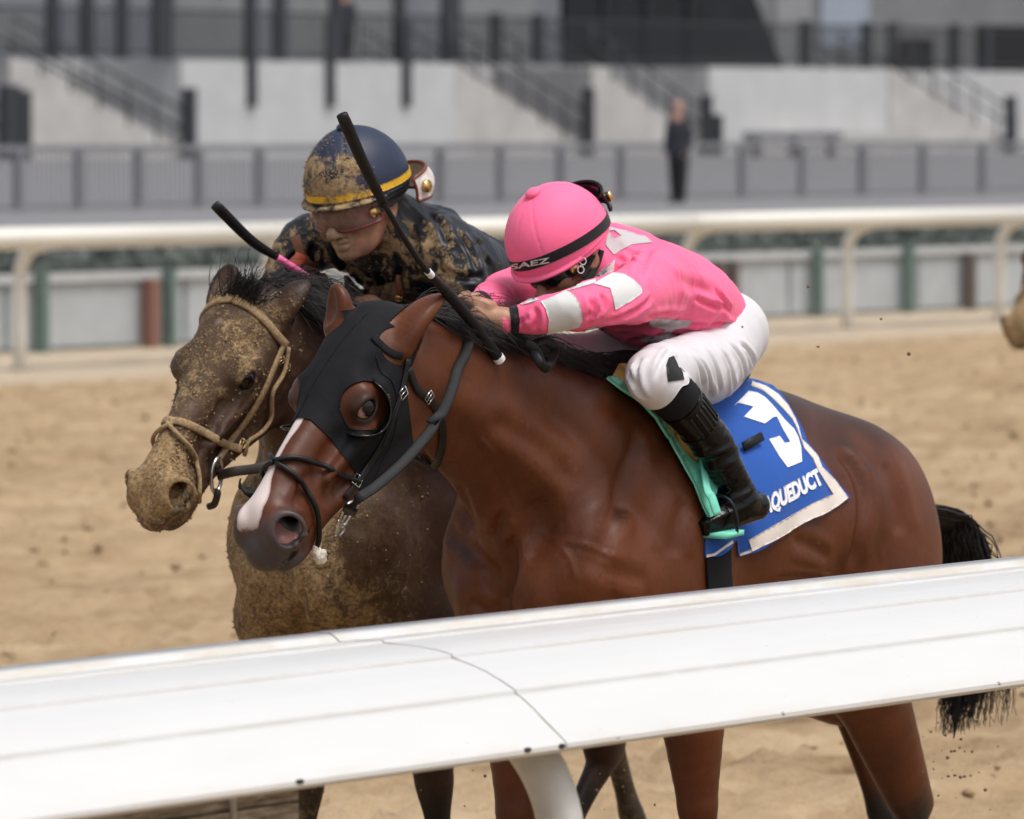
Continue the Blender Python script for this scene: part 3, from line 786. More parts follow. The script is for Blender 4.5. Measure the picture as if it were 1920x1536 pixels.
def rotm(pitch, yaw, roll):
    """head frame axes in the horse frame: x poll to muzzle, y left, z dorsal"""
    x = np.array([math.cos(pitch), 0, -math.sin(pitch)]); z = np.array([math.sin(pitch), 0, math.cos(pitch)]); y = np.array([0, 1.0, 0])
    cr, sr = math.cos(roll), math.sin(roll)
    y, z = y * cr + z * sr, z * cr - y * sr
    R = np.stack([x, y, z], 1)
    c, s = math.cos(yaw), math.sin(yaw)
    return np.array([[c, -s, 0], [s, c, 0], [0, 0, 1]]) @ R
LM = dict(eye=(.208, .100, -.062), nostril=(.556, .064, -.085), chin=(.545, .0, -.215), tip=(.575, -.068, -.088), earL=(.055, .072, -.012), earR=(.055, -.072, -.012),
          browR=(.205, -.108, -.045), mouth=(.450, .055, -.165), bridge=(.40, -.0, -.010), star=(.11, 0, .004))
def fit_head(fr, targets, x0, weights=None):
    """pose (a, l, z, pitch, yaw, roll, size) of the head that puts the landmarks on their places in the photograph"""
    x = np.array(x0, float); prior = x.copy(); sg = np.array([.2, .05, .2, .35, .3, .2, .04])
    keys = list(targets); tg = np.array([targets[k] for k in keys], float); L = np.array([LM[k] for k in keys])
    def res(x):
        R = rotm(*x[3:6]); P = x[:3] + (L * x[6]) @ R.T
        return np.concatenate([((fr.uv(P) - tg) / 12).ravel(), (x - prior) / sg])
    for it in range(40):
        r = res(x); J = np.stack([(res(x + np.eye(7)[i] * 1e-4) - r) / 1e-4 for i in range(7)], 1)
        x = x - np.linalg.solve(J.T @ J + 1e-6 * np.eye(7), J.T @ r)
    r = res(x)[:2 * len(keys)].reshape(-1, 2) * 12
    print('HEADFIT', np.round(x, 3), {k: tuple(np.round(v).astype(int)) for k, v in zip(keys, r)})
    return x
bay_head = fit_head(BAY, dict(eye=(683, 758), nostril=(530, 985), chin=(545, 1068), tip=(462, 990), earL=(745, 655), earR=(626, 615), mouth=(628, 965), browR=(533, 722), bridge=(512, 855), star=(622, 648)),
                    [.80, 0, 1.60, math.radians(57), 0, 0, 1.03])
mud_head = fit_head(MUD, dict(eye=(466, 697), nostril=(322, 908), chin=(335, 998), tip=(250, 925), earL=(512, 603), earR=(405, 560), mouth=(395, 895), browR=(305, 655), bridge=(330, 805), star=(388, 627)),
                    [.60, 0, 1.62, math.radians(57), 0, 0, 1.03])

EYE_C = np.array([.215, .0850, -.0635]); EYE_R = .0262
def head_sdf(S, x, ear_l, ear_r, mouth_open=.0):
    M = np.eye(4); M[:3, :3] = rotm(*x[3:6]) * 1.0; M[:3, 3] = x[:3]
    k = x[6]; S.M = M
    def e(c, r, kk=.03, R=None, op='u'): S.ell(np.array(c) * k, np.array(r) * k, R, kk, op)
    def pair(c, r, kk=.03, rot=None, op='u'):
        for sg in (1, -1):
            R = None
            if rot is not None:
                az, ax, ay = rot
                cz, sz = math.cos(az * sg), math.sin(az * sg); cx, sx = math.cos(ax * sg), math.sin(ax * sg); cy, sy = math.cos(ay), math.sin(ay)
                R = np.array([[cz, -sz, 0], [sz, cz, 0], [0, 0, 1]]) @ np.array([[cy, 0, sy], [0, 1, 0], [-sy, 0, cy]]) @ np.array([[1, 0, 0], [0, cx, -sx], [0, sx, cx]])
            e((c[0], c[1] * sg, c[2]), r, kk, R, op)
    def ch(pts, rad, lat=None, kk=.03, mirror=False, op='u', n=3):
        for sg in ((1, -1) if mirror else (1,)):
            S.chain([(p[0] * k, p[1] * k * sg, p[2] * k) for p in pts], np.array(rad) * k, None if lat is None else np.array(lat) * k, (0, 1, 0), kk, op, n)
    e((.07, 0, -.078), (.13, .088, .088), .05)                       # cranium
    e((.150, 0, -.060), (.12, .094, .062), .05)                      # forehead
    ch([(.18, 0, -.062), (.3, 0, -.060), (.42, 0, -.060), (.52, 0, -.072)], [.058, .050, .046, .042], [.066, .044, .038, .040], .035)      # nasal bone
    ch([(.17, 0, -.130), (.28, 0, -.122), (.38, 0, -.116), (.49, 0, -.118)], [.088, .080, .068, .062], [.086, .064, .052, .056], .045)     # face
    pair((.192, .070, -.060), (.046, .030, .042), .035)              # orbit
    ch([(.160, .074, -.040), (.195, .088, -.038), (.228, .080, -.046)], [.009, .010, .007], None, .03, True)  # brow
    ch([(.235, .092, -.105), (.30, .080, -.108), (.385, .060, -.108)], [.012, .011, .008], None, .035, True)   # facial crest
    pair((.125, .062, -.172), (.122, .034, .098), .04, (-.12, 0, .12))   # masseter
    e((.14, 0, -.16), (.13, .064, .09), .05)
    ch([(.06, .052, -.255), (.15, .054, -.262), (.27, .044, -.228), (.38, .028, -.192), (.47, .014, -.178)], [.018, .024, .024, .025, .028], None, .04, True)  # jaw bars
    e((.525, 0, -.110), (.076, .054, .066), .035)                     # muzzle
    e((.590, 0, -.128), (.040, .046, .046), .024)                    # upper lip
    pair((.552, .038, -.090), (.052, .028, .046), .022, (.25, 0, .35))    # nostril wings
    dz = -mouth_open
    e((.540, 0, -.190 + dz), (.046, .036, .024), .014)               # lower lip
    e((.508, 0, -.192 + dz), (.042, .036, .032), .026)                # chin
    ch([(.5, 0, -.155 + dz), (.4, 0, -.162)], [.034, .034], [.042, .046], .03)
    for sg in (1, -1):
        # mouth slit
        S.chain([(.628 * k, .0, -.164 * k), (.59 * k, .045 * sg * k, -.163 * k), (.53 * k, .062 * sg * k, -.158 * k), (.462 * k, .060 * sg * k, -.150 * k)], np.array([.010, .0085, .007, .005]) * k, None, (0, 1, 0), .007, 's', 3)
        # nostril: an oval hollow with a raised rim
        nn = _v((.66, .68 * sg, .32)); nn /= np.linalg.norm(nn); t1 = _v((.70, 0, -.60)); t1 -= nn * (t1 @ nn); t1 /= np.linalg.norm(t1); t2 = np.cross(nn, t1)
        c = _v((.556, .0615 * sg, -.086))
        ring = [(c + t1 * .037 * math.cos(q) + t2 * .036 * math.sin(q)) * k for q in np.linspace(0, 2 * math.pi, 13)]
        S.chain(ring, np.full(13, .0085) * k, None, (0, 1, 0), .022, 'u', 2)
        S.ell((c - nn * .006) * k, np.array([.035, .0335, .036]) * k, np.stack([t1, t2, nn], 1), .008, 's')
        S.chain([c * k, (c - nn * .04 + _v((-.03, 0, 0))) * k], np.array([.021, .013]) * k, None, (0, 1, 0), .01, 's')
        # hollow over the eye
        S.ell((.14 * k, .092 * sg * k, -.026 * k), np.array([.028, .014, .016]) * k, None, .035, 's')
        # eye socket, then lids
        e0 = EYE_C * np.array([1, sg, 1])
        ez = _v((0, -.12 * sg, 1)); ey = _v((.42, .90 * sg, .1)); ey /= np.linalg.norm(ey); ez -= ey * (ez @ ey); ez /= np.linalg.norm(ez); ex = np.cross(ey, ez) * sg
        E3 = lambda a_, b_, c_: (e0 + ex * a_ + ey * b_ + ez * c_) * k
        S.ell(E3(0, .014, .001), np.array([.031, .022, .0235]) * k, np.stack([ex, ey, ez], 1), .006, 's')
        up_ = [(-.030, .004, -.004), (-.019, .0150, .017), (0.002, .0190, .0240), (.021, .0155, .016), (.031, .003, -.006)]
        dn_ = [(-.030, .004, -.004), (-.018, .0135, -.016), (.002, .0150, -.0225), (.021, .0120, -.018), (.031, .003, -.006)]
        S.chain([E3(*q_) for q_ in up_], np.array([.0035, .0046, .0052, .0046, .0035]) * k, None, (0, 1, 0), .01, 'u', 4)
        S.chain([E3(*q_) for q_ in dn_], np.array([.003, .004, .0045, .004, .003]) * k, None, (0, 1, 0), .01, 'u', 4)
        # hollow between nasal bone and cheek, the bone edge above it, hollow of the jaw
        S.chain([(.30 * k, .062 * sg * k, -.070 * k), (.38 * k, .056 * sg * k, -.078 * k), (.46 * k, .058 * sg * k, -.085 * k)], np.array([.006, .009, .006]) * k, None, (0, 1, 0), .035, 's', 3)
        S.chain([(.24 * k, .094 * sg * k, -.150 * k), (.31 * k, .080 * sg * k, -.155 * k), (.40 * k, .066 * sg * k, -.150 * k)], np.array([.008, .012, .008]) * k, None, (0, 1, 0), .035, 's', 3)
    # ears: leaf-shaped, hollow in front
    S.M = None
    R = M[:3, :3]
    for sg, tip, face, b in ((1, *ear_l), (-1, *ear_r)):
        b = M[:3, 3] + R @ (np.array([.055, .066 * sg, -.030]) * k) if b is None else _v(b); tip = _v(tip); face = _v(face); face /= np.linalg.norm(face)
        ax = tip - b; Ln = np.linalg.norm(ax); axn = ax / Ln; face = face - axn * (face @ axn); face /= np.linalg.norm(face)
        bow = -face * .02 * Ln / .2
        pts = [b, b + ax * .3 + bow, b + ax * .55 + bow * 1.2, b + ax * .8 + bow * .6, tip]
        S.chain(pts, [.032, .040, .039, .025, .003], [.028, .026, .023, .015, .003], face, .022, 'u', 4)
        S.chain([b + ax * .22 + face * .03, b + ax * .45 + face * .022, b + ax * .7 + face * .016, b + ax * .92 + face * .006], [.018, .031, .025, .004], [.014, .02, .015, .003], face, .008, 's', 4)
    return M


def leg(S, pts, rad, lat, k=.05, n=4): S.chain(pts, rad, lat, (0, 1, 0), k, 'u', n)
def body_sdf(S, wz, cz, poll, head_R, neck_pts, fl, fr_, hl, hr):
    """wz withers height, cz croup height; legs given as joint lists"""
    def pr(c, r, kk=.05, R=None, op='u'):
        for sg in (1, -1):
            Rm = None
            if R is not None:
                a = R; ca, sa = math.cos(a), math.sin(a); Rm = np.array([[ca, 0, sa], [0, 1, 0], [-sa, 0, ca]])
            S.ell((c[0], c[1] * sg, c[2]), r, Rm, kk, op)
    d = cz - 1.376
    S.ell((-.42, 0, wz - .405), (.62, .285, .325), None, .06)                 # barrel
    S.ell((-.02, 0, wz - .43), (.36, .24, .345), None, .08)                   # fore ribs
    S.chain([(.16, 0, wz - .14), (.04, 0, wz - .085), (-.1, 0, wz - .09), (-.3, 0, wz - .15), (-.55, 0, (wz + cz) / 2 - .135), (-.78, 0, cz - .13), (-.94, 0, cz - .20), (-1.03, 0, cz - .31)],
            [.10, .085, .09, .12, .13, .125, .115, .07], [.085, .06, .075, .12, .14, .14, .12, .07], (0, 1, 0), .09)   # topline
    # quarters
    pr((-.77, .13, cz - .225), (.24, .155, .19), .08, .35)
    pr((-.93, .125, cz - .37), (.15, .125, .27), .08, -.2)
    pr((-.82, .15, cz - .47), (.23, .135, .26), .08, .2)
    pr((-.62, .205, cz - .27), (.07, .05, .06), .08)                          # point of hip
    S.ell((-.75, 0, cz - .35), (.3, .2, .3), None, .08)
    # flank line and stifle
    for sg, h in ((1, hl), (-1, hr)):
        S.chain([(-.86, .15 * sg, cz - .35), ((h[0][0] - .85) / 2, .175 * sg, (h[0][2] + cz - .40) / 2), h[0]], [.21, .175, .11], [.13, .13, .085], (0, 1, 0), .07)
        leg(S, h, [.115, .088, .058, .045, .033, .030, .036, .03, .04], [.085, .066, .046, .036, .028, .026, .034, .032, .043], .045)
        S.chain([h[1] + (h[0] - h[1]) * .2 + np.array([-.05, 0, .0]), h[3] + np.array([-.05, 0, .025])], [.05, .022], [.045, .02], (0, 1, 0), .05)   # Achilles tendon
    # shoulder, arm, chest
    pr((.10, .135, wz - .26), (.13, .085, .26), .07, .75)                     # shoulder blade
    S.ell((.20, 0, wz - .36), (.2, .15, .23), None, .08)
    pr((.26, .155, wz - .44), (.12, .085, .13), .05)                          # point of shoulder
    pr((-.02, .20, wz - .43), (.17, .075, .17), .06, -.3)                      # triceps
    pr((.275, .088, wz - .51), (.15, .108, .16), .04)                          # pectorals
    S.chain([(.41, 0, wz - .42), (.415, 0, wz - .58), (.34, 0, wz - .7)], [.02, .016, .02], None, (0, 1, 0), .035, 's')   # breast furrow
    for sg in (1, -1):
        S.chain([(.335, .17 * sg, wz - .40), (.28, .235 * sg, wz - .52), (.2, .26 * sg, wz - .62)], [.014, .014, .012], None, (0, 1, 0), .05, 's')   # furrow before the arm
        S.chain([(-.13, .285 * sg, wz - .32), (-.165, .30 * sg, wz - .45), (-.16, .305 * sg, wz - .6)], [.014, .016, .014], None, (0, 1, 0), .06, 's')   # behind the triceps
        S.chain([(.16, .20 * sg, wz - .16), (.22, .2 * sg, wz - .27), (.30, .21 * sg, wz - .38)], [.012, .016, .012], None, (0, 1, 0), .06, 's')        # before the shoulder blade
    for f in (fl, fr_):
        sg = 1 if f[0][1] > 0 else -1
        S.chain([(.24, .15 * sg, wz - .46), f[0] + np.array([0.02, 0, .02])], [.12, .10], [.085, .085], (0, 1, 0), .06)
        leg(S, f, [.118, .092, .058, .052, .036, .033, .042, .033, .043], [.095, .072, .049, .046, .028, .027, .036, .034, .047], .05)
    # neck: deep and flat, the crest above, windpipe and throat muscles below
    NP = np.array([p[:3] for p in neck_pts]); nr = [p[3] for p in neck_pts]; nl = [p[4] for p in neck_pts]
    S.chain(NP, nr, nl, (0, 1, 0), .09)
def skull_muscles(S, neck_pts, wz, M, k):
    Hd = lambda p: M[:3, :3] @ (_v(p) * k) + M[:3, 3]
    for sg in (1, -1):
        # brachiocephalic muscle from jaw to shoulder, leaving the jugular groove under it
        a = Hd((.03, .062 * sg, -.17)); m1 = _v(neck_pts[2][:3]) + np.array([-.0, .075 * sg, -.055]); m2 = _v(neck_pts[1][:3]) + np.array([.02, .125 * sg, -.10])
        S.chain([a, m1, m2, (.27, .17 * sg, wz - .36)], [.035, .05, .065, .07], [.03, .035, .045, .05], (0, 1, 0), .05)
        b = Hd((.0, .05 * sg, -.06)); m3 = _v(neck_pts[2][:3]) + np.array([-.02, .06 * sg, .06]); m4 = _v(neck_pts[1][:3]) + np.array([-.05, .10 * sg, .07])
        S.chain([b, m3, m4, (.08, .12 * sg, wz - .13)], [.04, .05, .06, .06], [.03, .03, .04, .05], (0, 1, 0), .06)
    t = Hd((.07, 0, -.23)); t2 = _v(neck_pts[2][:3]) + np.array([.05, 0, -.12]); t3 = _v(neck_pts[1][:3]) + np.array([.08, 0, -.2])
    S.chain([t, t2, t3, (.33, 0, wz - .40)], [.045, .04, .05, .07], [.05, .045, .055, .08], (0, 1, 0), .06)
def J(*a): return [np.array(p, float) for p in a]

def build_horse(fr, x, wz, cz, legs, ear_px, neck_bend=0.0, hb=.009, hh=.0045, mouth_open=0.0):
    S = SDF(); k = x[6]
    R = rotm(*x[3:6]); poll = x[:3]
    Hd = lambda p: R @ (_v(p) * k) + poll
    ears = []
    for (u, v, l, face, bu, bv, bl) in ear_px: ears.append((fr.px(u, v, l), R @ _v(face), fr.px(bu, bv, bl)))
    c_top = Hd((-.01, 0, -.03)); c_low = Hd((.06, 0, -.235)); q = (c_top + c_low) / 2
    base = np.array([.10, 0, wz - .24])
    dirn = q - base
    up = np.array([-dirn[2], 0, dirn[0]]); up /= np.linalg.norm(up)
    neck = []
    for t, r, l, o in ((0, .235, .155, 0), (.3, .205, .125, .012), (.62, .165, .088, .022), (.86, .135, .074, .02), (1.0, .118, .07, -.005)):
        p = base + dirn * t + up * o + np.array([0, q[1] * 0, 0]); p[1] = q[1] * t * t
        neck.append((*p, r * (1 if t < .9 else k), l))
    body_sdf(S, wz, cz, poll, R, neck, *legs)
    M4 = np.eye(4); M4[:3, :3] = R; M4[:3, 3] = poll
    skull_muscles(S, neck, wz, M4, k)
    head_sdf(S, x, ears[0], ears[1], mouth_open)
    # head finely, body more coarsely; both cut on one plane across the neck
    pc = base + dirn * .8; nd = dirn / np.linalg.norm(dirn)
    gplane = lambda V: (V - pc) @ nd
    hl_ = np.array([q[0] - .35, -.35, poll[2] - .85]); hu_ = np.array([9, .35, 9])
    Vh, Qh, Nh = S.mesh(hh, np.array([pc[0] - .22, -.4, poll[2] - .95]), np.array([9, .4, 9]))
    gh = gplane(Vh); gh = np.where(Vh[:, 2] < poll[2] - .86, -1, gh)
    # the head part may also catch the chest: keep only what belongs to the head side of the plane
    Vh, Th, Nh = clip_mesh(Vh, quads_to_tris(Qh), gh, (Nh,))
    Vb, Qb, Nb = S.mesh(hb)
    gb = -gplane(Vb)
    gb = np.where(Vb[:, 2] < poll[2] - .86, 1, gb)
    Vb, Tb, Nb = clip_mesh(Vb, quads_to_tris(Qb), gb, (Nb,))
    V = np.vstack([Vb, Vh]); T = np.vstack([Tb, Th + len(Vb)]); N = np.vstack([Nb, Nh])
    N /= np.linalg.norm(N, axis=1)[:, None] + 1e-9
    # coordinates in the head frame for coat markings
    Q = ((V - poll) @ R) / k
    return dict(V=V, T=T, N=N, Q=Q, R=R, poll=poll, k=k, head=(Vh, Th, Nh), neck=neck, S=S, Hd=Hd, nb=len(Vb), fr=fr, wz=wz, cz=cz)
# ------------------------------------------------------------------ riders
def face_sdf(S, c, R, k=1.0):
    M = np.eye(4); M[:3, :3] = R; M[:3, 3] = c; S.M = M
    e = lambda c_, r, kk=.02, op='u': S.ell(_v(c_) * k, _v(r) * k, None, kk, op)
    e((0, 0, 0), (.096, .076, .098))
    e((.03, 0, -.06), (.062, .062, .082), .03)
    e((.045, 0, -.108), (.046, .048, .034), .03)
    e((.080, 0, -.128), (.020, .022, .016), .02)
    e((.078, 0, -.020), (.026, .055, .014), .025)          # brow
    S.chain([_v((.088, 0, -.028)) * k, _v((.104, 0, -.052)) * k, _v((.121, 0, -.072)) * k], [.009 * k, .0105 * k, .0145 * k], None, (0, 1, 0), .010)
    for sg in (1, -1):
        e((.104, .0145 * sg, -.075), (.014, .0095, .0095), .007)
        e((.116, .008 * sg, -.085), (.006, .0048, .004), .003, 's')
        e((.058, .044 * sg, -.058), (.032, .022, .020), .025)
        e((.094, .032 * sg, -.034), (.016, .020, .013), .015, 's')
        e((.086, .032 * sg, -.035), (.012, .014, .011), .01)
        e((-.005, .078 * sg, -.045), (.022, .012, .034), .012)
        e((.004, .090 * sg, -.044), (.012, .008, .020), .008, 's')
        S.chain([_v((.088, .024 * sg, -.098)) * k, _v((.102, .010 * sg, -.0935)) * k, _v((.104, 0, -.095)) * k], [.004 * k, .0075 * k, .007 * k], None, (0, 1, 0), .006)
        S.chain([_v((.088, .022 * sg, -.101)) * k, _v((.098, .010 * sg, -.107)) * k, _v((.100, 0, -.108)) * k], [.004 * k, .0085 * k, .0085 * k], None, (0, 1, 0), .006)
        S.chain([_v((.094, .024 * sg, -.0995)) * k, _v((.112, 0, -.1005)) * k], [.0028 * k, .0034 * k], None, (0, 1, 0), .003, 's')
        S.chain([_v((.098, .026 * sg, -.072)) * k, _v((.092, .034 * sg, -.095)) * k], [.003 * k, .002 * k], None, (0, 1, 0), .012, 's')
    S.M = None
def hand_sdf(S, wrist, knuck, grip_ax, thumb_side, k=1.0):
    """fist round a bar: palm from wrist to knuckles, four curled fingers along grip_ax, thumb closing on them"""
    w, kn = _v(wrist), _v(knuck); d = kn - w; d /= np.linalg.norm(d); g = _v(grip_ax); g -= d * (g @ d); g /= np.linalg.norm(g)
    n = np.cross(g, d) * thumb_side      # towards the closing side of the fist (palm side)
    S.chain([w, w + d * .03, kn - d * .012], [.027 * k, .03 * k, .034 * k], [.022 * k, .020 * k, .017 * k], n, .02)
    for i, (o, L) in enumerate(((-.033, .92), (-.011, 1.0), (.011, .96), (.032, .8))):
        b = kn + g * o * k - d * .006
        p = [b - d * .03 * k, b + n * .004 * k, b + d * .020 * L * k + n * .014 * k, b + d * .020 * L * k + n * .036 * k, b + d * .001 * k + n * .046 * k, b - d * .014 * k + n * .036 * k]
        S.chain(p, [.0105 * k, .0108 * k, .0098 * k, .0092 * k, .0088 * k, .0078 * k], None, (0, 1, 0), .006, 'u', 3)
    b = w + d * .028 - g * .030 * k
    S.chain([b, b + d * .028 * k - g * .008 * k + n * .018 * k, b + d * .044 * k + g * .010 * k + n * .040 * k, b + d * .046 * k + g * .034 * k + n * .046 * k], [.015 * k, .0125 * k, .0108 * k, .0092 * k], None, (0, 1, 0), .008, 'u', 3)
def hrot(pitch, yaw=0.0, roll=0.0):
    x = np.array([math.cos(pitch), 0, -math.sin(pitch)]); z = np.array([math.sin(pitch), 0, math.cos(pitch)]); y = np.array([0, 1.0, 0])
    cr, sr = math.cos(roll), math.sin(roll); y, z = y * cr + z * sr, z * cr - y * sr
    c, s = math.cos(yaw), math.sin(yaw)
    return np.array([[c, -s, 0], [s, c, 0], [0, 0, 1]]) @ np.stack([x, y, z], 1)
def folds(V, N, T3, sc, amp, seed, warp=.35, sharp=1.6):
    """cloth folds: ridges of stretched noise; T3 columns are the stretched axes (long, across, thick)"""
    q = V @ T3 * _v(sc)
    q = q + warp * np.stack([noise3(V, 9, seed + 5), noise3(V, 9, seed + 6), noise3(V, 9, seed + 7)], 1)
    r = 1 - np.abs(2 * noise3(q, 1, seed) - 1)
    r2 = 1 - np.abs(2 * noise3(q, 2.1, seed + 3) - 1)
    return (r ** sharp - .5 + .4 * (r2 ** sharp - .5)) * amp
def axis_t(V, P):
    """arc-length parameter and distance of points V to the polyline P"""
    P = np.asarray(P, float); best = np.full(len(V), 9.0); tt = np.zeros(len(V)); acc = 0
    for a, b in zip(P[:-1], P[1:]):
        ab = b - a; L = np.linalg.norm(ab); t = np.clip((V - a) @ ab / (L * L), 0, 1); d = np.linalg.norm(V - a - t[:, None] * ab, axis=1)
        m = d < best; best[m] = d[m]; tt[m] = acc + t[m] * L; acc += L
    return tt, best
def vnormals(V, T):
    n = np.cross(V[T[:, 1]] - V[T[:, 0]], V[T[:, 2]] - V[T[:, 0]]); N = np.zeros_like(V)
    for i in range(3): np.add.at(N, T[:, i], n)
    return N / (np.linalg.norm(N, axis=1)[:, None] + 1e-12)
def helmet_shell(c, R, rad, front, back, h=.0045, off=0.0):
    """cap over the helmet: dome cut along a plane sloping from brow to nape; returns verts, tris, normals, head coords"""
    S = SDF(); M = np.eye(4); M[:3, :3] = R; M[:3, 3] = c; S.M = M
    S.ell((0, 0, 0), _v(rad) + off, None, .02)
    S.ell((-.02, 0, -.01), (rad[0] * .9 + off, rad[1] * 1.0 + off, rad[2] * .95 + off), None, .03)
    V, Q, N = S.mesh(h); T = quads_to_tris(Q); H = (V - c) @ R
    g = H[:, 2] - (back + (front - back) * (H[:, 0] + .12) / .24)
    return V, T, N, H, g
def text_mesh(body, bold=.03):
    cu = bpy.data.curves.new('lettering', 'FONT'); cu.body = body; cu.size = 1.0; cu.offset = bold; cu.align_x = 'LEFT'; cu.resolution_u = 4
    ob = bpy.data.objects.new('lettering', cu); COL.objects.link(ob)
    dg = bpy.context.evaluated_depsgraph_get(); me = ob.evaluated_get(dg).to_mesh()
    me.calc_loop_triangles()
    V = np.array([v.co[:2] for v in me.vertices]); T = np.array([t.vertices[:] for t in me.loop_triangles])
    ob.evaluated_get(dg).to_mesh_clear(); bpy.data.objects.remove(ob); bpy.data.curves.remove(cu)
    lo, hi = V.min(0), V.max(0)
    return (V - lo) / (hi - lo), T
def text_on(surf, body, p00, p10, p11, p01, off=.003, t=.0008, bold=.03):
    """lettering laid on a surface between four photo corners: lower left, lower right, upper right, upper left"""
    V, T = text_mesh(body, bold); p00, p10, p11, p01 = map(_v, (p00, p10, p11, p01))
    # refine long triangles so that the letters follow the surface
    for _ in range(2):
        E = {}; V = list(map(tuple, V)); NT_ = []
        def mid(i, j):
            key = (min(i, j), max(i, j))
            if key not in E: V.append(tuple((_v(V[i]) + _v(V[j])) / 2)); E[key] = len(V) - 1
            return E[key]
        for a, b, c in T:
            x, y, z = mid(a, b), mid(b, c), mid(c, a); NT_ += [(a, x, z), (x, b, y), (z, y, c), (x, y, z)]
        T = np.array(NT_); V = np.array(V)
    s, r = V[:, :1], V[:, 1:]
    UV = p00 * (1 - s) * (1 - r) + p10 * s * (1 - r) + p11 * s * r + p01 * (1 - s) * r
    P, N = [], []
    for u, v in UV:
        p, n = surf.hit(u, v); P.append(p + n * off); N.append(n)
    P, N = np.array(P), np.array(N)
    c = np.cross(P[T[:, 1]] - P[T[:, 0]], P[T[:, 2]] - P[T[:, 0]]); fl = (c * N[T[:, 0]]).sum(1) < 0; T = T.copy(); T[fl] = T[fl][:, ::-1]
    return thicken(P, T, N, t)

def crease(fr, part, lines, w=.007, amp=.008):
    """sharp cloth creases along paths: a trough with a raised roll on each side"""
    V, T, N = part; surf = Surf(fr, (V, T)); disp = np.zeros(len(V))
    for ln in lines:
        uv, w_, a_ = (ln, w, amp) if not isinstance(ln, tuple) else ln
        P, _n = px_path(None, surf, uv, 4); tt, dd = axis_t(V, P); L_ = np.linalg.norm(np.diff(P, axis=0), axis=1).sum(); e_ = sstep(0, .2, tt / L_) * sstep(1, .75, tt / L_)
        disp += e_ * a_ * (np.exp(-(dd / w_) ** 2) - .75 * np.exp(-((dd - 1.9 * w_) / (1.1 * w_)) ** 2))
    V = V - N * disp[:, None]; return V, T, vnormals(V, T)
def rider(fr, d):
    """body, jacket, breeches and boots of a crouching rider; every point is (photo u, photo v, distance left of the horse's middle)"""
    X = lambda p: fr.px(*p)
    out = {}
    hc, R = X(d['head']), hrot(*d['hrot']); out['hc'], out['R'] = hc, R
    torso = [X(p[:3]) for p in d['torso']]; tr = [p[3] for p in d['torso']]; tl = [p[4] for p in d['torso']]
    armL = [X(p[:3]) for p in d['armL']]; aLr = [p[3] for p in d['armL']]
    armR = [X(p[:3]) for p in d['armR']]; aRr = [p[3] for p in d['armR']]
    legL = [X(p[:3]) for p in d['legL']]; lLr = [p[3] for p in d['legL']]
    mir = lambda P: [p * np.array([1, -1, 1]) for p in P]
    legR = mir(legL)
    footL = [X(p[:3]) for p in d['footL']]; fr_ = [p[3] for p in d['footL']]; footR = mir(footL)
    out.update(armL=armL, armR=armR, legL=legL, torso=torso, footL=footL)
    # body under the clothes, one surface
    S = SDF()
    face_sdf(S, hc, R, d.get('hk', 1.0))
    S.chain([hc + R @ _v((-.02, 0, -.07)), torso[0]], [.056, .066], None, (0, 1, 0), .04)
    S.chain(torso, [r * .8 for r in tr], [r * .8 for r in tl], (0, 1, 0), .05)
    for A, r in ((armL, aLr), (armR, aRr)):
        S.chain([torso[1] * .7 + torso[0] * .3] + A, [.06] + [x * .72 for x in r], None, (0, 1, 0), .03)
    for L_, F_ in ((legL, footL), (legR, footR)):
        S.chain([torso[-1]] + L_, [.08] + [x * .78 for x in lLr], None, (0, 1, 0), .04); S.chain(F_, [x * .7 for x in fr_], None, (0, 1, 0), .02)
    for A, hd in ((armL, d['handL']), (armR, d['handR'])):
        S.chain([A[-2] * .3 + A[-1] * .7, X(hd[0])], [.026, .023], None, (0, 1, 0), .02); hand_sdf(S, X(hd[0]), X(hd[1]), hd[2], hd[3], 1.0)
    V, Q, N = S.mesh(.004); out['body'] = (V, quads_to_tris(Q), N)
    # jacket
    S = SDF()
    S.chain(torso, tr, tl, (0, 1, 0), .05)
    for i, (A, r) in enumerate(((armL, aLr), (armR, aRr))):
        sh = torso[1] * .75 + torso[0] * .25; sh = sh + np.array([0, (.09 if i == 0 else -.09), .01])
        S.chain([sh] + A, [.085] + list(r), None, (0, 1, 0), .035)
    S.chain([hc + R @ _v((-.035, 0, -.085)), torso[0]], [.066, .085], None, (0, 1, 0), .04)                       # collar
    V, Q, N = S.mesh(.005); T = quads_to_tris(Q)
    wr = np.zeros(len(V))
    ax = torso[-1] - torso[0]; ax /= np.linalg.norm(ax); lat = _v((0, 1, 0)); th = np.cross(ax, lat)
    fT = np.stack([ax * .6 + th * .8, lat, ax * .8 - th * .6], 1)
    wr += folds(V, N, fT, (5, 7, 16), d.get('fold', .013), 3)
    for A in (armL, armR):
        tt, dd = axis_t(V, A); w = sstep(.12, .05, dd)
        a_ = A[-1] - A[0]; a_ /= np.linalg.norm(a_); b_ = np.cross(a_, (0, 0, 1)); b_ /= np.linalg.norm(b_); c_ = np.cross(a_, b_)
        wr = wr * (1 - w) + w * folds(V, N, np.stack([a_ * .85 + c_ * .5, b_, c_], 1), (13, 8, 5), .009, 11, .9)
    V = V + N * wr[:, None]
    # open hem at the waist and the cuffs
    hem = torso[-1] + ax * d.get('hem', .05)
    gh = -((V - hem) @ ax)
    V, T = clip_mesh(V, T, gh)
    N = vnormals(V, T)
    for A in (armL, armR):
        a_ = A[-1] - A[-2]; a_ /= np.linalg.norm(a_)
        g = np.where(np.linalg.norm(V - A[-1] - a_ * .045, axis=1) < .078, -((V - A[-1] - a_ * .006) @ a_), 1.0)
        V, T, N = clip_mesh(V, T, g, (N,))
    out['jacket'] = (V, T, N)
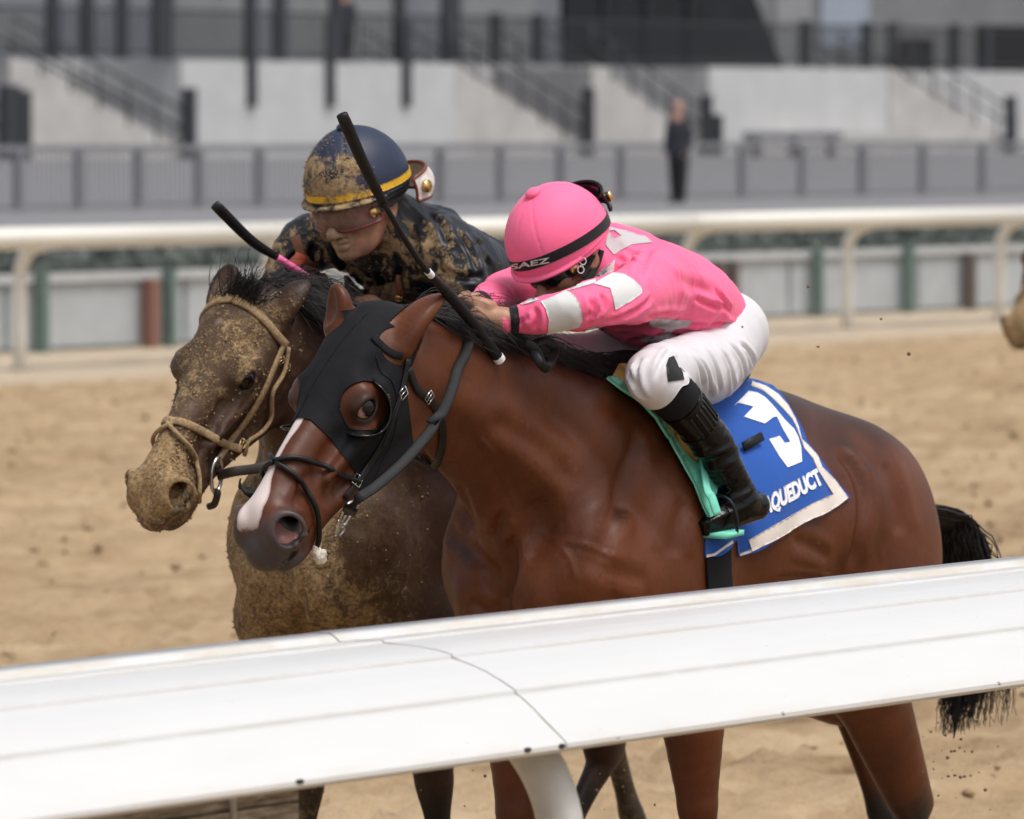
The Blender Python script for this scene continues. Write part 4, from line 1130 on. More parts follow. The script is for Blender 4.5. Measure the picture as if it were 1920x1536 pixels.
    # breeches: seat, thighs to just below the knee
    S = SDF()
    hp_ = torso[-1]
    S.chain([hp_ - ax * .10, hp_, hp_ + ax * .035], [tr[-1] * .86, tr[-1] * .98, tr[-1] * .8], [tl[-1] * .86, tl[-1] * .98, tl[-1] * .85], (0, 1, 0), .04)
    for L_ in (legL, legR):
        S.chain([hp_ + ax * .01 + np.array([0, L_[0][1] * .5, -.02])] + L_[:4], [.1] + lLr[:4], None, (0, 1, 0), .04)
    V, Q, N = S.mesh(.005); T = quads_to_tris(Q)
    kn = legL[1]; wr = np.zeros(len(V))
    for L_ in (legL, legR):
        a_ = L_[1] - L_[0]; a_ /= np.linalg.norm(a_); b_ = np.cross(a_, (0, 0, 1)); b_ /= np.linalg.norm(b_); c_ = np.cross(a_, b_)
        m = (V[:, 1] > 0) == (L_[0][1] > 0)
        f = folds(V, N, np.stack([a_ * .94 + c_ * .34, b_, c_], 1), (17, 4, 5), .007, 23, .7, 1.3)
        wr = np.where(m, f * sstep(-.02, .06, (V - L_[1]) @ -a_), wr)
    V = V + N * wr[:, None]
    cuts = d['breech_cut']                  # plane below the knee: point on the leg axis and direction
    for L_ in (legL, legR):
        a_ = L_[3] - L_[1]; a_ /= np.linalg.norm(a_); p0 = L_[1] + a_ * cuts
        m = ((V[:, 1] > 0) == (L_[0][1] > 0)) & (axis_t(V, L_[1:])[1] - .02 < axis_t(V, [hp_, L_[0], L_[0] * .2 + L_[1] * .8])[1] - .045)
        g = np.where(m, -((V - p0) @ a_) + .012 * np.sin(V[:, 0] * 60), 1.0)
        V, T = clip_mesh(V, T, g)
    out['breeches'] = (V, T, vnormals(V, T))
    # boots
    boots = []
    for sg in (1, -1):
        L_, F_ = (legL, footL) if sg > 0 else (legR, footR)
        S = SDF()
        S.chain(L_[1:], [x * .93 for x in lLr[1:]], None, (0, 1, 0), .02); S.chain(F_, fr_, [x * .82 for x in fr_], (0, 1, 0), .025)
        V, Q, N = S.mesh(.004); T = quads_to_tris(Q)
        a_ = L_[-1] - L_[1]; Ln = np.linalg.norm(a_); a_ /= Ln; t = (V - L_[1]) @ a_ / Ln
        b_ = np.cross(a_, (0, 1, 0)); b_ /= np.linalg.norm(b_)
        f = folds(V, N, np.stack([a_ * .9 + b_ * .45, b_, _v((0, 1, 0))], 1), (34, 8, 8), .009, 41 + sg, .4, 1.2)
        V = V + N * (f * sstep(.48, .62, t) * sstep(1.12, .95, t))[:, None]
        g = (V - (L_[1] + a_ * (cuts - .045))) @ a_
        V, T = clip_mesh(V, T, g)
        boots.append((V, T, vnormals(V, T)))
    out['boots'] = boots
    return out
PINK = dict(head=(1046, 455, .0), hrot=(.62, -.12, .0), hk=.98,
    torso=[(1150, 500, 0, .088, .12), (1200, 543, 0, .122, .175), (1256, 562, 0, .114, .168), (1296, 585, 0, .096, .148), (1316, 607, 0, .080, .134)],
    armL=[(1200, 548, .19, .07), (1145, 562, .225, .058), (1085, 578, .215, .050), (1020, 592, .16, .042), (962, 600, .10, .030), (944, 601, .085, .028)],
    armR=[(1040, 520, -.19, .066), (960, 550, -.20, .056), (930, 560, -.14, .046), (905, 575, -.08, .034), (895, 580, -.06, .030)],
    handL=((932, 601, .075), (893, 597, .05), (.35, -.25, -.9), 1), handR=((890, 585, -.05), (865, 588, -.04), (.3, .2, -.9), -1),
    legL=[(1318, 688, .13, .087), (1221, 704, .27, .061), (1270, 750, .285, .058), (1328, 822, .29, .050), (1374, 900, .305, .040), (1388, 930, .31, .041)],
    footL=[(1420, 949, .32, .034), (1388, 954, .31, .040), (1355, 970, .295, .032), (1328, 984, .285, .024)], breech_cut=.045, hem=.040)
MUDR = dict(head=(668, 352, .02), hrot=(.30, .08, .03), hk=1.10, fold=.022,
    torso=[(722, 432, 0, .085, .13), (768, 478, 0, .115, .185), (830, 505, 0, .118, .175), (890, 530, 0, .105, .155), (925, 552, 0, .095, .15)],
    armL=[(842, 470, .20, .075), (872, 530, .26, .060), (872, 575, .24, .052), (830, 600, .17, .044), (770, 605, .09, .034), (755, 606, .08, .030)],
    armR=[(590, 450, -.19, .070), (540, 510, -.24, .058), (545, 545, -.20, .050), (590, 575, -.13, .042), (640, 590, -.07, .032), (650, 592, -.06, .029)],
    handL=((745, 608, .07), (715, 606, .05), (.3, .2, -.9), 1), handR=((655, 590, -.05), (668, 586, -.03), (.5, .2, -.8), -1),
    legL=[(950, 620, .13, .100), (800, 665, .27, .066), (835, 720, .285, .058), (880, 790, .29, .054), (930, 870, .305, .040), (955, 900, .31, .041)],
    footL=[(995, 912, .32, .036), (957, 920, .31, .040), (925, 936, .295, .032), (903, 946, .285, .024)], breech_cut=.045, hem=.035)
# ------------------------------------------------------------------ horse, tack and hair helpers
def polysd(UV, poly):
    """signed distance in photo pixels to a polygon, positive inside"""
    P = np.asarray(poly, float); x, y = UV[:, 0], UV[:, 1]; d = np.full(len(UV), 1e9); ins = np.zeros(len(UV), bool)
    for i in range(len(P)):
        a, b = P[i], P[(i + 1) % len(P)]; ab = b - a
        t = np.clip(((UV - a) @ ab) / (ab @ ab + 1e-9), 0, 1); d = np.minimum(d, np.hypot(x - a[0] - t * ab[0], y - a[1] - t * ab[1]))
        c = (a[1] > y) != (b[1] > y); xi = (b[0] - a[0]) * (y - a[1]) / (b[1] - a[1] + 1e-12) + a[0]; ins ^= c & (x < xi)
    return np.where(ins, d, -d)
def fore_leg(elbow, knee, fet, hoof):
    e, kn, f, h = map(_v, (elbow, knee, fet, hoof))
    return [e, e + (kn - e) * .45, e + (kn - e) * .88, kn, kn + (f - kn) * .35, kn + (f - kn) * .75, f, f + (h - f) * .5, h]
hind_leg = fore_leg
def mirror_head(d, P):
    q = (np.asarray(P) - d['poll']) @ d['R']; q = q * np.array([1, -1, 1]); return q @ d['R'].T + d['poll']
def px_path(d, surf, uv, n=5, off=0.0, sm=2):
    P, N = [], []
    for a in catmull(np.asarray(uv, float), n):
        p, q = surf.hit(a[0], a[1]); P.append(p); N.append(q)
    P, N = smooth_path(P, sm), smooth_path(N, sm); N /= np.linalg.norm(N, axis=1)[:, None] + 1e-9
    return P + N * off, N
def mir_dir(d, N):
    q = np.asarray(N) @ d['R']; q = q * np.array([1, -1, 1]); return q @ d['R'].T
def flip(F): return [tuple(f)[::-1] for f in F]
def head_strap(d, surf, name, uv, w, t, mat, par, both=True, round_=False, off=.002, n=5, close=False):
    """strap drawn on the near side of the head; its twin on the far side; joined as one strap"""
    P, N = px_path(d, surf, uv, n, off)
    sides = [(P, N)]
    if both: sides.append((mirror_head(d, P), mir_dir(d, N)))
    for P_, N_ in sides:
        V, F = tube(P_ + N_ * t * 1.25, t, 8) if round_ else ribbon(P_, N_, w, t)
        mesh_obj(name, V, F, mat, par)
def hair(name, roots, dirs, lens, mat, parent, seed=0, thick=.0016, curl=.02, segs=6, droop=.0, surf=None, clear=.006):
    """locks: tapered three-sided strands, each bending from its own direction"""
    rng = np.random.RandomState(seed); Vs, Fs, n = [], [], 0
    for r, d, L in zip(roots, dirs, lens):
        d = d / (np.linalg.norm(d) + 1e-9); w1 = rng.normal(size=3) * curl; w2 = rng.normal(size=3) * curl
        P = []
        for j in range(segs + 1):
            t = j / segs
            p = r + d * L * t + np.array([0, 0, -1]) * droop * L * t * t + w1 * math.sin(3.1 * t) * L / .15 + w2 * t * t * L / .15
            if surf is not None and j > 0:
                q, nn = surf.near(p)
                dd = (p - q) @ nn
                if dd < clear: p = p + nn * (clear * (.5 + rng.rand()) - dd)
            P.append(p)
        P = np.array(P); rad = thick * (.7 + .6 * rng.rand()) * np.linspace(1, .25, segs + 1)
        V, F = tube(P, rad, 3, cap=False); Vs.append(V); Fs.append(np.array(F) + n); n += len(V)
    return mesh_obj(name, np.vstack(Vs), np.vstack(Fs), mat, parent)
def ring_pts(surf, c, e1, e2, a0, a1, n, far=.6):
    P, N = [], []
    for a in np.linspace(a0, a1, n):
        dr = e1 * math.cos(a) + e2 * math.sin(a); o = c + dr * far
        p, nn, i, dist = surf.bvh.ray_cast(Vector(o), Vector(-dr))
        if p is None: continue
        P.append(np.array(p)); N.append(np.array(nn))
    return np.array(P), np.array(N)
# ------------------------------------------------------------------ materials: coats, leather, cloth
def coat_mat(name, base, dark, light, mud=False):
    t = NT(name, .42, .28)
    big = t.noise(3.2, 5, .6); fine = t.noise(160, 3, .6, (1, 1, .35))
    c = t.mix(t.smooth(big, .35, .7), base, light)
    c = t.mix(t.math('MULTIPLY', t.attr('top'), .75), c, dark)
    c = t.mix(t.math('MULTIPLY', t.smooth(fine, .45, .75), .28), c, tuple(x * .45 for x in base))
    c = t.mix(t.attr('dark'), c, (.012, .010, .010))
    c = t.mix(t.math('MULTIPLY', t.attr('grey'), .85), c, (.055, .055, .062))
    w = t.math('MULTIPLY', t.attr('white'), t.smooth(t.math('ADD', t.attr('white'), t.math('MULTIPLY', t.noise(120, 3), .5)), .55, .8))
    c = t.mix(w, c, (.68, .58, .55))
    c = t.mix(t.attr('pink'), c, (.42, .17, .15))
    hgt = t.math('ADD', t.math('MULTIPLY', t.noise(220, 2, .5, (1, 1, .3)), .35), t.math('MULTIPLY', t.noise(14, 4, .55), 1.2))
    if not mud:
        sp = t.math('MULTIPLY', t.smooth(t.noise(260, 2, .5), .74, .80), t.smooth(t.noise(9, 3), .45, .65)); c = t.mix(t.math('MULTIPLY', sp, .55), c, (.34, .22, .13))
    if mud:
        n1 = t.noise(34, 7, .72, dist=.5); n2 = t.noise(210, 4, .75); n3 = t.noise(7, 4, .6)
        f = t.math('ADD', t.math('ADD', t.math('MULTIPLY', n1, .62), t.math('MULTIPLY', n2, .40)), t.math('MULTIPLY', n3, .40))
        f = t.math('ADD', f, t.math('MULTIPLY', t.attr('mud'), .62))
        m = t.smooth(f, 1.02, 1.12)
        veil = t.math('MULTIPLY', t.smooth(f, .80, 1.10), .50)
        c = t.mix(veil, c, (.155, .098, .052))
        cm = t.ramp(t.noise(110, 4), [(.3, (.17, .105, .050)), (.7, (.47, .33, .175))])
        c = t.mix(m, c, cm)
        hgt = t.math('ADD', hgt, t.math('MULTIPLY', m, t.math('ADD', t.math('MULTIPLY', n2, 3.2), 1.5)))
        t.set('Roughness', t.math('ADD', t.math('MULTIPLY', m, .4), .5))
    else:
        t.set('Roughness', t.math('ADD', t.math('MULTIPLY', big, .18), .33))
    t.set('Base Color', c); t.bump(hgt, .55 if mud else .22, .0045 if mud else .003)
    return t.m
def muddy(name, col, rough, amount, sc=30, spec=.4, bd=.003):
    """cloth or leather with dried splashes of track mud; the share comes from the attribute mud"""
    t = NT(name, rough, spec)
    n1 = t.noise(sc, 6, .7, dist=.8); n2 = t.noise(sc * 5, 4, .7); n3 = t.noise(sc * .25, 3, .6)
    f = t.math('ADD', t.math('ADD', t.math('MULTIPLY', n1, .6), t.math('MULTIPLY', n2, .25)), t.math('MULTIPLY', n3, .35))
    f = t.math('ADD', f, t.math('MULTIPLY', t.attr('mud'), amount))
    m = t.smooth(f, .90, 1.0)
    c0 = t.ramp(t.noise(9, 3), [(.3, tuple(x * .8 for x in col)), (.7, tuple(min(1, x * 1.2) for x in col))])
    cm = t.ramp(t.noise(sc * 2, 4), [(.3, (.22, .145, .072)), (.7, (.42, .30, .165))])
    t.set('Base Color', t.mix(m, c0, cm)); t.set('Roughness', t.mix(m, (rough,) * 3, (.9,) * 3))
    t.bump(t.math('ADD', t.math('MULTIPLY', m, t.math('ADD', n2, .5)), t.math('MULTIPLY', t.noise(400, 2), .06)), .6, bd)
    return t.m

MAT['bay'] = coat_mat('bay_coat', (.078, .0215, .0078), (.013, .0060, .0042), (.128, .037, .0125))
MAT['mudcoat'] = coat_mat('muddy_brown_coat', (.034, .016, .010), (.010, .007, .006), (.055, .024, .014), True)
MAT['leather'] = simple('black_leather', (.007, .007, .008), .45, .3, 60, .25, 300, .001, spec=.3)
MAT['mudleather'] = muddy('muddy_leather', (.03, .024, .02), .6, .55, 60, bd=.004)
MAT['steel'] = simple('worn_steel', (.55, .55, .56), .28, .15, 80, .1, 300, .0005, Metallic=1.0)
MAT['hair'] = simple('black_hair', (.014, .011, .011), .42, .4, 30, 0, spec=.35)
MAT['mudhair'] = muddy('muddy_black_hair', (.018, .014, .012), .5, .35, 60, bd=.001)
MAT['rubber'] = simple('black_rubber_grip', (.008, .008, .009), .6, .2, 60, .4, 260, .001, spec=.25)
def fabric(name, col, rough=.75, var=.08, weave=900, sheen=.15, fold=0.0):
    t = NT(name, rough, .2, Sheen_Weight=sheen)
    t.set('Base Color', t.ramp(t.noise(7, 4), [(.3, tuple(x * (1 - var) for x in col)), (.7, tuple(min(1, x * (1 + var)) for x in col))]))
    h = t.math('MULTIPLY', t.noise(weave, 2), .25)
    h = t.math('ADD', h, t.math('MULTIPLY', t.noise(22, 4, .6), 1.0))
    t.bump(h, .25, .004); return t.m
MAT['hood'] = fabric('black_hood_fabric', (.008, .008, .010), .8, .2, 1200, .0)
MAT['plastic'] = simple('black_gloss_plastic', (.01, .01, .01), .12, .2, 30)
MAT['hoof'] = simple('grey_hoof', (.06, .05, .042), .6, .3, 30, .3, 90, .002)
t = NT('horse_eye', .05, .35)
t.set('Base Color', t.mix(t.attr('sclera'), (.006, .004, .004), (.50, .33, .29))); MAT['eye'] = t.m

def horse_attrs(d, legs, mud_fn=None, blaze=False):
    V, Q, N = d['V'], d['Q'], d['N']; n = len(V)
    nz = fbm(V, 14, 3, 5) - .5
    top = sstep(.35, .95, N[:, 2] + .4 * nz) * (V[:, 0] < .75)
    crest = np.zeros(n)
    for (x, y, z, r, l) in d['neck']:
        pass
    C = d['crest']
    tt, dd = axis_t(V, C); crest = sstep(.085, .02, dd + .03 * nz)
    hd = (np.arange(n) >= d['nb']) & (Q[:, 0] > -.05)
    dark = np.maximum(sstep(.44, .30, V[:, 2] + .08 * nz) * (~hd), crest * .9)
    grey = np.where(hd, sstep(.515, .585, Q[:, 0] + .05 * nz - .28 * (Q[:, 2] + .10)), 0); nd_ = np.linalg.norm((Q - _v((.556, .0615, -.086))), axis=1); nd_ = np.minimum(nd_, np.linalg.norm(Q - _v((.556, -.0615, -.086)), axis=1)); grey = np.where(hd, np.maximum(grey, .9 * sstep(.056, .040, nd_ + .01 * nz)), grey)
    # dark skin round the eyes
    ed = np.linalg.norm((Q - EYE_C * np.array([1, 1, 1])) * np.array([1, 1, 1]), axis=1); ed = np.minimum(ed, np.linalg.norm(Q - EYE_C * np.array([1, -1, 1]), axis=1)); dark = np.where(hd, np.maximum(dark, .8 * sstep(.052, .030, ed)), dark)
    a = dict(top=top, dark=dark, grey=grey, white=np.zeros(n), pink=np.zeros(n), mud=np.zeros(n))
    if blaze:
        wd = .012 + .014 * sstep(.42, .52, Q[:, 0])
        w = sstep(wd + .008, wd - .006, np.abs(Q[:, 1] + .012) + .018 * nz) * sstep(.14, .20, Q[:, 0]) * sstep(-.105, -.075, Q[:, 2]) * sstep(.600, .555, Q[:, 0] + .06 * nz)
        a['white'] = np.where(hd, w, 0); a['grey'] = a['grey'] * (1 - a['white'])
        c3 = _v((.556, .0615, -.086)); nv = _v((.62, .72, .30)); nv /= np.linalg.norm(nv); q3 = Q - c3; dep_ = q3 @ nv
        inside = (np.linalg.norm(q3 - dep_[:, None] * nv, axis=1) < .034) & (dep_ < -.004)
        a['pink'] = np.where(hd & inside & (Q[:, 0] > .535), .5, 0); a['dark'] = np.where(hd & inside, .9 * sstep(-.004, -.02, dep_), a['dark'])  # nostril hollow coloured darker with depth
    if 'mouth' in d:
        for P_ in (d['mouth'], mirror_head(d, d['mouth'])):
            tt, dd = axis_t(V, P_); a['dark'] = np.maximum(a['dark'], np.where(hd, .95 * sstep(.0065, .002, dd), 0)); a['grey'] = a['grey'] * (1 - .5 * np.where(hd, sstep(.013, .006, dd) * sstep(.004, .008, dd), 0))  # crease shade of the mouth painted into the coat colour, paler beside it
    if mud_fn is not None:
        a['mud'] = mud_fn(V, Q, N, hd); a['white'] = np.where(hd & (Q[:, 2] > -.03), .45 * sstep(.026, .002, np.hypot(Q[:, 0] - .115, Q[:, 1]) + .02 * nz), 0)
    return a
def crest_line(d):
    surf = d['surf']; P = []
    p0 = d['Hd']((-.03, 0, -.03)); 
    for x in np.linspace(p0[0], -.06, 26):
        y = np.interp(x, [-.06, p0[0]], [0, p0[1]])
        h, nn, i, dist = surf.bvh.ray_cast(Vector((x, y, 3)), Vector((0, 0, -1)))
        if h is not None: P.append(np.array(h))
    return np.array(P)
def horse_object(d, root, coat, legs, mud_fn=None, blaze=False, iris=(-.1, .9, .05)):
    attrs = horse_attrs(d, legs, mud_fn, blaze)
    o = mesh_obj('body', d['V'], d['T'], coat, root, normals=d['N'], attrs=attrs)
    for sg in (1, -1):
        c = d['Hd'](EYE_C * np.array([1, sg, 1])); V, F = uvball(c, EYE_R * d['k'])
        ir = d['R'] @ (_v(iris) * np.array([1, sg, 1])); ir /= np.linalg.norm(ir); nn = (V - c) / (EYE_R * d['k'])
        mesh_obj('eye', V, F, MAT['eye'], root, attrs=dict(sclera=sstep(.30, .16, nn @ ir)))
    for lg in legs:
        f, h = lg[-2], lg[-1]; ax = h - f; ax /= np.linalg.norm(ax)
        fw = _v((1, 0, 0)) - ax * ax[0]; fw /= np.linalg.norm(fw); sd = np.cross(ax, fw)
        V, F = [], []
        for k_, (t_, r_) in enumerate(((-.012, .040), (.0, .046), (.03, .053), (.062, .060), (.066, .054))):
            for j in range(16):
                a = 2 * math.pi * j / 16; V.append(h + ax * (t_ + .004 * math.cos(a)) + (fw * (math.cos(a) * 1.12 + .25 * t_ / .06) + sd * math.sin(a)) * r_)
        for k_ in range(4):
            for j in range(16): F.append((k_ * 16 + j, k_ * 16 + (j + 1) % 16, k_ * 16 + 16 + (j + 1) % 16, k_ * 16 + 16 + j))
        F.append(tuple(range(16))[::-1]); F.append(tuple(range(64, 80)))
        mesh_obj('hoof', np.array(V), F, MAT['hoof'], root)
    return o
# ------------------------------------------------------------------ the bay (number cloth 3) and the muddy horse
CZ = 1.345
bay_legs = (fore_leg((-.06, .19, WZ - .60), (-.10, .19, .44), (-.16, .18, .16), (-.11, .18, .04)),
            fore_leg((.08, -.20, WZ - .64), (.12, -.18, .42), (.08, -.18, .14), (.12, -.18, .06)),
            hind_leg((-.74, .2, .74), (-1.02, .17, .34), (-.98, .16, .08), (-.90, .16, .03)),
            hind_leg((-.80, -.2, .76), (-1.22, -.17, .56), (-1.36, -.16, .28), (-1.44, -.16, .18)))
bay = build_horse(BAY, bay_head, WZ, CZ, bay_legs, [(834, 554, .11, (-.2, .15, -1), 752, 652, .075), (627, 538, -.075, (.3, -.3, .6), 630, 610, -.075)])
mud_legs = (fore_leg((.08, .17, WZ - .66), (.02, .17, .42), (-.02, .17, .15), (.02, .17, .04)),
            fore_leg((.16, -.21, WZ - .66), (.10, -.18, .40), (.12, -.18, .13), (.16, -.18, .04)),
            hind_leg((-.62, .2, .74), (-.66, .17, .42), (-.52, .16, .24), (-.42, .16, .28)),
            hind_leg((-.80, -.2, .76), (-1.12, -.17, .46), (-1.22, -.16, .2), (-1.28, -.16, .12)))
mud = build_horse(MUD, mud_head, WZ, CZ, mud_legs, [(580, 530, .12, (-.2, .15, -1), 520, 602, .07), (430, 498, -.085, (.6, .1, .6), 412, 560, -.07)])
def furrows(d, lines):
    """press muscle furrows (or raise veins) along paths seen on the near side"""
    surf = Surf(d['fr'], (d['V'], d['T'])); disp = np.zeros(len(d['V']))
    for uv, w, amp in lines:
        P, N_ = px_path(d, surf, uv, 4); tt, dd = axis_t(d['V'], P); L_ = np.linalg.norm(np.diff(P, axis=0), axis=1).sum(); e_ = sstep(0, .18, tt / L_) * sstep(1, .82, tt / L_)
        disp += amp * np.exp(-(dd / w) ** 2) * e_ - .45 * amp * np.exp(-((dd - 2.0 * w) / w) ** 2) * e_
    V2 = d['V'] - d['N'] * disp[:, None]; n2 = vnormals(V2, d['T']); m = np.clip(np.abs(disp) / .0004, 0, 1)[:, None]
    d['V'] = V2; d['N'] = d['N'] * (1 - m) + n2 * m
furrows(bay, [([(933, 1010), (936, 985), (942, 968), (952, 958)], .012, .012), ([(958, 1000), (962, 1052), (962, 1102), (950, 1131)], .014, .014),
    ([(905, 785), (967, 810), (1017, 843), (1054, 881), (1075, 930)], .028, .010), ([(1165, 930), (1150, 965), (1135, 1010), (1128, 1060)], .022, .009),
    ([(775, 850), (808, 866), (858, 878)], .012, .009), ([(835, 970), (858, 1010), (908, 1052), (935, 1093)], .018, .010), ([(880, 1122), (905, 1142), (930, 1152)], .014, .010),
    ([(1560, 838), (1600, 880), (1618, 940), (1612, 1000), (1592, 1075)], .020, .014), ([(1480, 1010), (1520, 1025), (1560, 1050)], .016, .006), ([(1290, 930), (1270, 985), (1262, 1050)], .024, .008),
    ([(1000, 985), (1040, 1012), (1100, 1022), (1165, 1052)], .006, -.0028), ([(1040, 1012), (1070, 1050), (1080, 1095)], .006, -.0026), ([(880, 800), (930, 860), (960, 930), (985, 985)], .007, -.0026), ([(1440, 1075), (1500, 1070), (1570, 1085)], .006, -.0026), ([(1280, 760), (1240, 830), (1225, 900)], .02, .005), ([(1660, 980), (1650, 1020), (1655, 1060)], .006, -.0025),
    ([(1000, 930), (1010, 990), (1000, 1060)], .03, .007), ([(578, 1000), (566, 1016), (552, 1034), (536, 1050), (518, 1061)], .0055, .010), ([(660, 872), (640, 905), (622, 935)], .012, .005), ([(575, 880), (560, 925), (548, 955)], .012, .005), ([(1655, 860), (1680, 930), (1690, 1010)], .03, .008), ([(860, 900), (885, 960), (900, 1020)], .010, .005), ([(1095, 1040), (1150, 1075), (1220, 1085)], .02, .006)])
furrows(mud, [([(368, 915), (356, 935), (340, 957), (320, 978)], .0055, .010), ([(470, 740), (445, 780), (420, 815)], .012, .006), ([(420, 720), (395, 770), (378, 800)], .010, -.003), ([(380, 830), (365, 870), (352, 885)], .012, .005), ([(440, 650), (450, 640), (462, 640)], .008, .003), ([(560, 1080), (570, 1130), (560, 1190)], .016, .012), ([(640, 1000), (655, 1080), (650, 1150)], .02, .010), ([(500, 1000), (510, 1080), (500, 1150)], .02, .008)])
for d in (bay, mud):
    d['surf'] = Surf(d['fr'], (d['V'], d['T'])); d['crest'] = crest_line(d); d['head'] = (d['V'][d['nb']:], d['head'][1], d['N'][d['nb']:])
bay['mouth'] = px_path(bay, bay['surf'], [(580, 996), (566, 1016), (552, 1034), (536, 1050), (516, 1062)], 5)[0]; mud['mouth'] = px_path(mud, mud['surf'], [(370, 912), (356, 935), (340, 957), (318, 979)], 5)[0]
bay_root = empty('racehorse', BAY.O, ROTZ, 'glossy bay racehorse in a black hood with a white blaze', 'horse', 'racehorses on the track')
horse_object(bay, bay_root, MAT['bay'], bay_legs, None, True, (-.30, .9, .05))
def mud_share(V, Q, N, hd):
    face = sstep(-.08, .05, Q[:, 0]) * (.55 + .5 * sstep(.40, .56, Q[:, 0])) * (.6 + .4 * sstep(-.12, -.03, Q[:, 2]))
    chest = .66 * sstep(.0, .25, V[:, 0]) * sstep(1.42, 1.10, V[:, 2]) * sstep(.36, .12, V[:, 1])
    legs_ = .42 * sstep(.8, .5, V[:, 2])
    return np.where(hd, face, np.maximum(np.maximum(chest, legs_ * (V[:, 1] < .05)), .10))
mud_root = empty('racehorse', MUD.O, ROTZ, 'dark brown racehorse with its face caked in dried mud', 'horse', 'racehorses on the track')
horse_object(mud, mud_root, MAT['mudcoat'], mud_legs, mud_share, False, (.35, .9, .0))

# raised clods of mud on the face and chest
def clods(d, root, attr_fn, n, seed, rr=(.0012, .0042), name='mud_clods'):
    r = np.random.RandomState(seed); V, N_ = d['V'], d['N']; p = attr_fn(); p = p / p.sum(); id_ = r.choice(len(V), n, p=p)
    cr = rr[0] + (rr[1] - rr[0]) * r.rand(n) ** 2.5; c_ = V[id_] + r.normal(size=(n, 3)) * .002
    o6 = np.array([(1, 0, 0), (-1, 0, 0), (0, 1, 0), (0, -1, 0), (0, 0, .8), (0, 0, -.8)], float); f8 = np.array([(0, 2, 4), (2, 1, 4), (1, 3, 4), (3, 0, 4), (2, 0, 5), (1, 2, 5), (3, 1, 5), (0, 3, 5)])
    Vc = (c_[:, None, :] + o6[None] * cr[:, None, None] * r.uniform(.5, 1.5, (n, 6, 1))).reshape(-1, 3); Fc = (f8[None] + 6 * np.arange(n)[:, None, None]).reshape(-1, 3)
    o = mesh_obj(name, Vc, Fc, MAT['clod'], root); o['kind'] = 'stuff'; return o
MAT['clod'] = simple('dried_mud', (.34, .235, .125), .95, .35, 60)
def _pm():
    a = mud_share(mud['V'], mud['Q'], mud['N'], (np.arange(len(mud['V'])) >= mud['nb']) & (mud['Q'][:, 0] > -.05)); n_ = fbm(mud['V'], 16, 3, 77)
    w = np.zeros(len(a)); np.add.at(w, mud['T'].ravel(), 1.0); hd_ = np.arange(len(a)) >= mud['nb']
    return np.where(hd_, 1.0, 1.6) * np.clip(a, 0, 1) ** 2 * sstep(.42, .62, n_) + 1e-9
clods(mud, mud_root, _pm, 5200, 31)
# manes, forelocks, tail
rng = np.random.RandomState(3)
def mane(d, root, n, t0, t1, base, spread, lens, seed, mat, curl=.018, clear=.006, surf=True, width=.012):
    C = d['crest']; L = len(C) - 1; roots, dirs, ln = [], [], []
    for i in range(n):
        t = rng.uniform(t0, t1) * L; k = min(int(t), L - 1); p = C[k] + (C[k + 1] - C[k]) * (t - k)
        roots.append(p + np.array([rng.normal() * .006, rng.normal() * width, -.006])); dirs.append(_v(base) + rng.normal(size=3) * spread); ln.append(rng.uniform(*lens))
    return hair('mane', roots, dirs, ln, mat, root, seed, .0015, curl, 6, .35, d['surf'] if surf else None, clear)
mane(bay, bay_root, 2600, .10, .97, (-.62, .60, -.05), .10, (.09, .17), 1, MAT['hair'], .008)
mane(bay, bay_root, 700, .12, .5, (-.85, .22, .30), .13, (.10, .20), 2, MAT['hair'], .014, surf=False)
mane(bay, bay_root, 420, .72, 1.0, (-.9, .5, .10), .14, (.09, .17), 22, MAT['hair'], .012, surf=False)
mane(mud, mud_root, 2000, .05, .97, (-.45, .70, -.1), .12, (.12, .22), 4, MAT['hair'], .010)
mane(mud, mud_root, 420, .06, .4, (-.8, .35, .25), .15, (.10, .18), 5, MAT['hair'], .014, surf=False)
# forelock of the muddy horse, blown back between the ears
roots = [mud['Hd'](_v((.01 + .05 * rng.rand(), rng.normal() * .028, .0))) for _ in range(260)]
dirs = [mud['R'] @ _v((-.5 + rng.normal() * .25, .55 + rng.normal() * .35, .6 + rng.normal() * .25)) for _ in range(260)]
hair('forelock', roots, dirs, rng.uniform(.05, .12, 260), MAT['hair'], mud_root, 6, .0011, .014)
